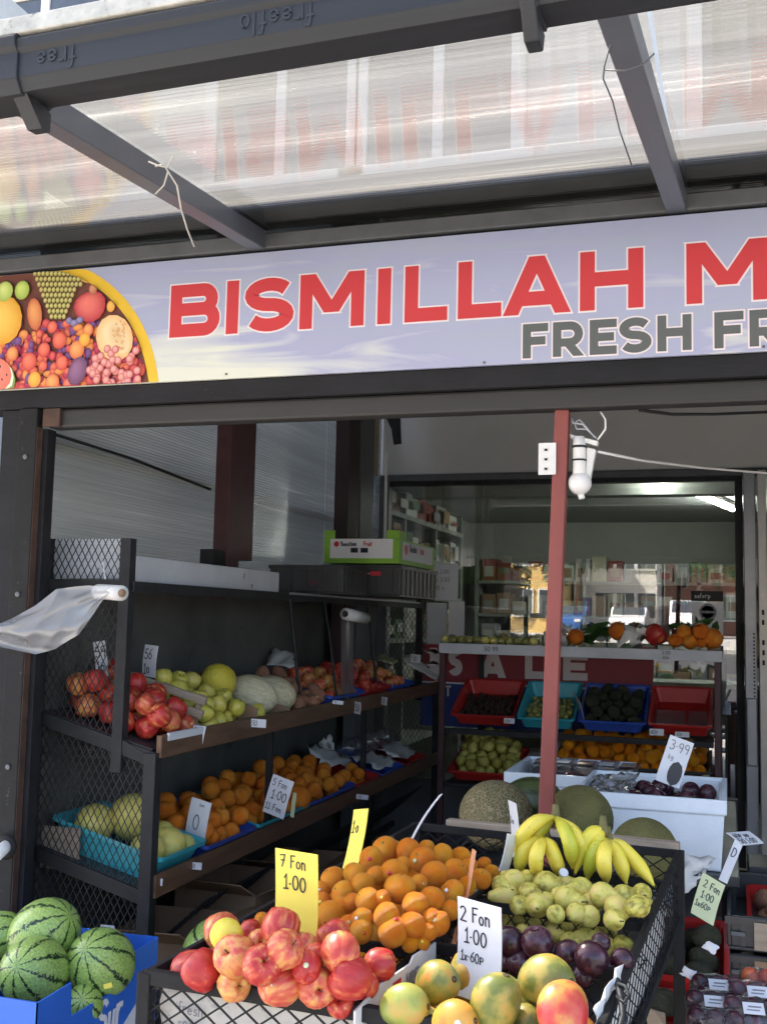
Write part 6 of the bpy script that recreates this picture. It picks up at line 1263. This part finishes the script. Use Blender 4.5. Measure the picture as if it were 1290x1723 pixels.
place(1072, 1525, 19, .05, PEAR[0], 'long bright green pear lying across the others', 'pear', None, side(1.4, .1, 2.4), kids=(pstem_mesh,), sq=(.8, .8, 1.25))
# plums
q = random.Random(8); GPl = 'dark plums in the right hand compartment'
for i, (x, y, r, l, lab) in enumerate(((718, 515, 70, .015, 'dark plum just right of the white 2 for 1.00 card'), (850, 520, 74, .02, 'big glossy plum under the mesh in the middle'), (995, 572, 62, .0, 'plum left of the dimpled glossy plum'), (1104, 594, 78, .015, 'glossy plum with its dimple up at the right'), (765, 618, 62, -.02, 'shadowed plum below the big glossy one'), (905, 575, 56, -.03, 'plum deep between the two big plums'), (1250, 600, 52, .0, 'plum at the right side mesh'), (680, 605, 48, -.02, 'plum hidden behind the card foot'), (1190, 650, 52, -.02, 'plum half hidden right of the dimpled plum'), (930, 640, 50, -.03, 'low plum behind the big yellow mango'), (1060, 680, 55, -.03, 'low plum in front of the dimpled plum'), (1150, 520, 44, -.02, 'small plum under the pears'))):
    place(600+x/2.804, 1400+y/2.804, r/2.804*1.08, l+.018, PLUM[0], lab, 'plum', GPl, q=q, up=.35, M=side(-.5, .3, 0) if i == 3 else None)
# mangoes
GMn = 'mangoes in the front right compartment'
MG = {'m': mango_mesh(m_mango), 'g': mango_mesh(m_mangog), 'r': mango_mesh(m_mangor), 'o': mango_mesh(m_mangoo)}
for (x, y, r, l, k, M, lab) in ((385, 712, 108, .03, 'm', side(.2, 1.1, -.3), 'brownish green mango lying behind the left front mango'), (235, 822, 108, .02, 'g', side(.4, 1.35, .3), 'green mango nearest the white carton at the left'), (470, 895, 105, .02, 'o', side(.5, 1.2, .2), 'orange mango low at the front rail'),
                                 (660, 800, 128, .045, 'm', side(.1, .25, .4), 'olive yellow mango standing below the white card'), (902, 705, 128, .06, 'm', side(.2, 1.3, -.2), 'golden yellow mango at the top of the heap'), (975, 840, 132, .055, 'r', side(-.65, .35, .4), 'red and green mango with its stem scar toward the camera'),
                                 (800, 900, 90, .0, 'm', side(.3, 1.2, .2), 'mango half hidden between the olive and the red one'), (330, 905, 80, -.01, 'g', side(.3, 1.3, .5), 'green mango low under the left ones')):
    place(600+x/2.804, 1400+y/2.804, r/2.804*.94, l, MG[k], lab, 'mango', GMn, M, kids=(mstem_mesh,))
M_ = frame(Q(.52, .03, -.12), (Q(1, 0)-Q(0, 0)).normalized(), nS.cross((Q(1, 0)-Q(0, 0)).normalized()), nS)
fill(M_, heap(.02, .36, .0, .22, .045, 8, 150), [MG['m']], 'mango underneath the front right heap', 'mango', 'mangoes underneath', 151, up=0)
# price cards on the stand
GC2 = 'handwritten price cards in the front stand'
def dcard(label, a, b, c_, D, m, texts=(), Db=None, **k):
    tl = at(*a, D=D); bl = at(*c_, D=D-.01)
    return card(label, tl, at(*b, D=Db) if Db else square_tr(tl, bl, b, D), bl, m, texts, group=GC2, **k)
D1 = (on(500, 1575, .06)-EYE).dot(_f)
dcard('yellow card marked 7 for 1.00 standing behind the red apples', (465, 1426), (536, 1438), (462, 1600), D1, card_y, [('7 Fon', .12, .83, .12, ink), ('1.00', .20, .62, .14, ink)])
D2 = (on(805, 1650, .0)-EYE).dot(_f)
dcard('white card marked 2 for 1.00 1x.60p standing behind the mangoes', (772, 1507), (845, 1527), (768, 1672), D2, card_w, [('2 Fon', .06, .77, .15, ink), ('1.00', .16, .55, .15, ink), ('1x.60P', .08, .37, .10, ink)])
D3 = (on(595, 1460, .03)-EYE).dot(_f)
dcard('yellow card seen almost edge on behind the satsumas', (612, 1368), (637, 1366), (578, 1462), D3+.06, card_y, [('1.o', .1, .6, .2, ink)], Db=D3+.0)
D4 = (on(690, 1410, .03)-EYE).dot(_f)
dcard('thin white card seen edge on at the back of the satsumas', (736, 1337), (741, 1334), (686, 1414), D4+.05, card_w, [], Db=D4-.05)
D5 = (on(790, 1530, .02)-EYE).dot(_f)
dcard('narrow peach card between the satsumas and the white price card', (800, 1434), (806, 1438), (757, 1606), D5, card_o, [], Db=D5-.08)
D6 = (on(850, 1465, .02)-EYE).dot(_f)
dcard('narrow white card with writing left of the bananas', (857, 1346), (870, 1352), (862, 1440), D6+.05, card_w, [('1.o', .1, .6, .12, ink)], Db=D6)
dcard('white card edge leaning between satsumas and bananas', (851, 1403), (866, 1406), (834, 1488), D6-.05, card_w, [], Db=D6-.02)
ck = on(1040, 1665, .0)
hk = thing('hook_cable', 'blue grey cable with a hook hanging at the right front of the stand', 'cable', tuple(ck))
MB().tube([on(1038, 1650, .02), on(1042, 1668, .02), on(1046, 1690, .01), on(1048, 1712, .0), on(1040, 1740, .0)], .006, 8).tube([on(1038, 1655, .03), on(1052, 1660, .03), on(1058, 1676, .03), on(1048, 1688, .03), on(1038, 1676, .03)], .0035, 6).build('cord', gutm, hk, True)

# ------------------------------------------------------------------ WATERMELON BOX at lower left
wbx = thing('watermelon_box', 'open blue printed cardboard box of watermelons', 'box', (-1.78, 2.6, .32))
x0, x1, y0, y1, z0, z1 = -2.02, -1.60, 2.33, 2.91, .34, .555
MB().bb(x0, x1, y0, y1, z0, z0+.005).build('bottom', brownc, wbx)
MB().bb(x0, x0+.005, y0+.005, y1-.005, z0+.005, z1+.03).bb(x0, x1, y1-.005, y1, z0+.005, z1+.045).bb(x0, x1, y0, y0+.005, z0+.005, z1+.045).build('end_wall', bluebox, wbx)
sideprof = [(y0, z0+.005), (y1, z0+.005), (y1, z1+.045), (y1-.13, z1+.040), (y1-.135, z1-.035), (y0+.145, z1-.035), (y0+.14, z1+.05), (y0, z1+.045)]
MB().prism([(x1, y, z) for y, z in sideprof], (-.005, 0, 0)).build('side_wall', bluebox, wbx)
MB().bb(x1-.05, x1, y1-.004, y1+.001, z1-.07, z1+.046).build('corner_flap', bluebox, wbx)
MB().bb(x0+.08, x0+.30, y0-.002, y0-.0006, z0+.03, z1-.01).build('printed_label', card_w, wbx)
for k in range(7): MB().bb(x0+.10, x0+.26-.02*(k % 3), y0-.003, y0-.0021, z0+.055+k*.02, z0+.060+k*.02).build('printed_line', inkg, wbx)
MB().prism([(x1+.0006, y1-.30, z0+.01), (x1+.0006, y1-.02, z0+.01), (x1+.0006, y1-.02, z1-.05), (x1+.0006, y1-.12, z1-.11)], (.001, 0, 0)).build('white_print', card_w, wbx)
write('lettering', 'Sur', (x1+.001, y0+.27, z1-.130), (0, .97, .0), (0, .10, 1), .085, card_w, wbx, t=.17, narrow=.8)
MB().lathe([(.034, 0), (.034, .0012), (.001, .0014)], 18, Matrix.Translation((x1+.0008, y0+.22, z1-.125)) @ Matrix.Rotation(PI/2, 4, 'Y')).build('red_emblem', redink, wbx)
GW = 'watermelons in the blue box'
def wm(px, py, rp, Z, rot, lab, sq=(1, 1, 1.06), st=False):
    p = at(px, py, Z=Z); r = rp/FPX*(p-EYE).dot(_f)
    return fruit_at(wat, p, r, lab, 'watermelon', GW, rot, sq=sq)
wm(75, 1572, 57, .64, side(.35, .9, .3), 'watermelon at the back of the blue box, lying on its side', (1, 1, 1.15))
wm(58, 1635, 57, .58, side(1.15, .12, .0), 'watermelon nearest the camera with its striped end facing out')
w3 = wm(170, 1621, 57, .58, side(.9, -.3, .2), 'watermelon at the right side of the blue box with a yellow sticker', (1, 1, 1.08))
wm(2, 1575, 40, .62, side(.3, 1.2, .6), 'watermelon cut off at the left edge of the picture')
wm(140, 1692, 34, .50, side(.9, .4, .2), 'watermelon low in the blue box behind the cut out side')
p = at(199, 1652, Z=.555)+V((0, -.05, .005)); tag(MB().box(p, (.022, .003, .012), side(0, -.3, .3)).build('fruit_sticker', card_y), 'yellow sticker on the right hand watermelon', 'sticker')
pg = at(183, 1566, Z=.62); tag(MB().prism([at(165, 1575, Y=2.87), at(170, 1556, Y=2.87), at(192, 1558, Y=2.87), at(196, 1577, Y=2.87)], (0, .003, 0)).build('grey_tab', whitec), 'grey folded tab above the back edge of the blue box', 'tab')
vented_crate('plastic_crate', 'black plastic crate under the blue watermelon box', -2.02, -1.60, 2.34, 2.90, .12, .335, blackp)
vented_crate('plastic_crate', 'lowest black plastic crate beneath the watermelon box', -2.02, -1.60, 2.34, 2.90, .002, .115, blackp)

# ------------------------------------------------------------------ RIGHT LOWER CORNER
ss = thing('step_stand', 'dark stepped stand of red trays at the right of the front stand', 'stand', (.2, 3.0, 0))
for (yy, z) in ((3.13, .56), (2.82, .475), (2.42, .30)):
    MB().bb(-.36 if z > .35 else -.06, .75, yy-.16, yy+.16, z-.02, z).build('shelf', blackp, ss)
for x in (-.07, .74):
    MB().bb(x-.012, x+.012, 2.3, 2.33, 0, .32).build('leg', black, ss); MB().bb(x-.012, x+.012, 3.15, 3.18, 0, .53).build('leg', black, ss)
GR = 'red trays on the stepped stand'
def rtray(lab, x, y, z, w, l, n, seed, ms, fl, cat, grp, r=.036, m=redt):
    M = frame((x, y, z), (1, 0, 0), (0, .96, .26), (0, -.26, .96)); tray(M, w, l, .08, m, 'fruit_tray', lab, GR)
    if n: fill(M, heap(.02, w-.02, .02, l-.03, r, n, seed, lambda u, v: .03*v, z0=.01, zmax=lambda u, v: .11+.03*v), ms, fl, cat, grp, seed, up=0)
rtray('red tray of avocados under the pale green 2 for 1.00 card', -.235, 2.95, .58, .235, .30, 26, 160, [avo], 'dark avocado in the red tray under the green card', 'avocado', 'avocados in the upper red tray')
rtray('lower red tray of dark avocados beside the stand post', -.31, 2.71, .485, .21, .25, 20, 161, [avo], 'dark avocado in the lower red tray', 'avocado', 'avocados in the lower red tray')
rtray('small red tray by the crate stack', .05, 3.42, .62, .14, .22, 8, 162, [sp_], 'brown root in the small red tray', 'sweet potato', 'roots in the small red tray', r=.03)
MB().bb(-.02, .3, 3.30, 3.70, .59, .61).build('shelf', blackp, ss)
GD = 'stack of dark produce crates at the right edge'
for k in range(5):
    z = .30+k*.098; pxx = at(1222, 1500, Y=3.10).x
    c_ = vented_crate('produce_crate', 'dark produce crate with a brown label, %s of its stack' % ('lowest', 'second from the bottom', 'middle one', 'second from the top', 'topmost')[k], pxx, pxx+.40, 3.10, 3.65, z, z+.088, blackp, GD)
    MB().bb(pxx+.068, pxx+.128, 3.088, 3.092, z+.008, z+.078).build('label', pale if k > 3 else brownc, c_); MB().bb(pxx+.01, pxx+.045, 3.088, 3.091, z+.040, z+.050).build('slot', greyp, c_)
MB().bb(.2, .75, 3.08, 3.68, .28, .30).build('shelf', blackp, ss)
vg = at(1196, 1385, Y=3.7); mgx = MG['m']
fruit_at(MG['g'], at(1190, 1388, Y=3.75), .042, 'mango lying on top beside the crate stack', 'mango', None, side(.4, 1.2, 0))
sh2 = thing('rear_ledge', 'dark ledge behind the crate stack at the right edge', 'ledge', (.3, 3.8, 0)); MB().bb(.06, .8, 3.69, 3.9, .0, .79).build('body', blackp, sh2, bev=.004)
GC3 = 'small price cards at the right edge'
card('small white sign lying tilted at the right edge above the crates', at(1240, 1403, Y=3.05), at(1277, 1400, Y=3.12), at(1247, 1421, Y=3.0), card_w, [('60P no', .06, .5, .35, ink), ('50 1.00', .06, .06, .35, ink)], group=GC3)
card('white card half hidden behind the larger foam box', at(1212, 1403, Y=3.25), at(1226, 1410, Y=3.25), at(1208, 1480, Y=3.2), card_w, [('D', .2, .6, .2, ink)], group=GC3)
card('pale green card marked 2 for 1.00 1x60p over the avocados', at(1206, 1491, Y=2.93), at(1243, 1513, Y=2.95), at(1160, 1536, Y=2.86), card_g, [('2 Fon', .16, .72, .17, ink), ('1.00', .20, .46, .17, ink), ('1x60P', .06, .24, .15, ink)], group=GC3)
sheet_paper('white paper hanging under the foam box corner', [at(1142, 1440, Y=3.1), at(1200, 1445, Y=3.15), at(1188, 1470, Y=3.1), at(1144, 1505, Y=3.05)], wpaper, seed=31, bump=.01)
for (x, y, lab) in ((1180, 1590, 'crumpled tag on the rim of the upper red tray'), (1143, 1633, 'crumpled tag on the rim of the lower red tray')):
    Yc = 2.86 if y < 1600 else 2.58
    sheet_paper(lab, [at(x, y+4, Y=Yc), at(x+10, y-6, Y=Yc), at(x+30, y+2, Y=Yc), at(x+22, y+18, Y=Yc-.01)], card_w, 'price_tag', 'tag', bump=.003, seed=x, nu=4, group='tags on the red trays')
GPk = 'film wrapped packs with white labels'
q = random.Random(6)
for i, (px, py, lab) in enumerate(((1207, 1662, 'wrapped dark red pack with a white label, upper left of the four'), (1200, 1690, 'wrapped dark pack with a white label, lower left of the four'), (1272, 1674, 'wrapped pack with a white label, upper right of the four'), (1265, 1702, 'wrapped pack with a white label, lower right of the four'), (1292, 1652, 'wrapped brown pack at the right edge'), (1205, 1722, 'wrapped pack cut off at the bottom of the picture'))):
    Y = 2.62-.0035*(py-1640); p = at(px, py, Y=Y); t = thing('fruit_pack', lab, 'pack', tuple(p), GPk)
    M = Matrix.Translation(p) @ side(.45, .0, .12) @ Matrix.Scale(.86, 4)
    mb = MB(); mbox(mb, M, -.065, .065, -.05, .05, -.05, -.015); mb.build('punnet', blackp, t, bev=.006)
    for j in range(6):
        MB().lathe(sphere_prof(8), 12, M @ Matrix.Translation((-.042+.042*(j % 3), -.024+.046*(j//3), -.008)) @ Matrix.Scale(.023, 4), fn=wobble(.03, j)).build('plum_tomato', m_apple if i in (4, 6) else m_plum, t, True)
    MB().grid(lambda u, v: M @ V((-.066+.132*u, -.051+.102*v, -.012+.030*(math.sin(PI*u)*math.sin(PI*v))**.35+.0025*math.sin(u*23+v*11+i))), 10, 8).build('film', cling, t, True)
    if i < 4: mb = MB(); mbox(mb, M, -.024, .024, -.03, .006, .0205, .0215); mb.build('label', card_w, t); mb = MB(); mbox(mb, M, -.016, .014, -.020, -.016, .0216, .0219); mbox(mb, M, -.012, .018, -.010, -.005, .0216, .0219); mb.build('printed_line', inkg, t)
cs = thing('carton_scraps', 'torn cardboard pieces low beside the stand post', 'carton', tuple(at(1100, 1715, Y=2.5)))
MB().prism([at(1082, 1692, Y=2.5), at(1100, 1700, Y=2.5), at(1118, 1705, Y=2.52), at(1120, 1730, Y=2.5), at(1090, 1730, Y=2.5)], (0, .004, 0)).build('piece', pale, cs)

# small stickers on a few fruits of the front stand, each on its own fruit
q = random.Random(77); k_ = 0
for o in [o for o in S.objects if o.get('group') in ('bright satsumas heaped in the front stand', 'apples in the front left compartment', 'mangoes in the front right compartment')]:
    if q.random() > .22: continue
    c_ = o.matrix_world.translation; rr = o.scale.x; d = (EYE-c_).normalized(); d = (d+V((q.gauss(0, .35), q.gauss(0, .35), q.gauss(0, .35)))).normalized()
    lc = o.matrix_world.inverted().to_3x3() @ d; lc.normalize()
    st = MB().lathe([(.17, 0), (.168, .012), (.001, .02)], 10, lc.to_track_quat('Z', 'Y').to_matrix().to_4x4() @ Matrix.Translation((0, 0, .975)))
    e = st.build('sticker', (card_w, redink, card_g, card_y)[k_ % 4], None, True, loc=(0, 0, 0)); e.location = (0, 0, 0); e.parent = o; k_ += 1
tag(MB().bb(-2.23, -2.08, 3.215, 3.222, .68, .82).build('cardboard_sheet', pale), 'pale cardboard sheet behind the mesh beside the turquoise tray', 'cardboard')
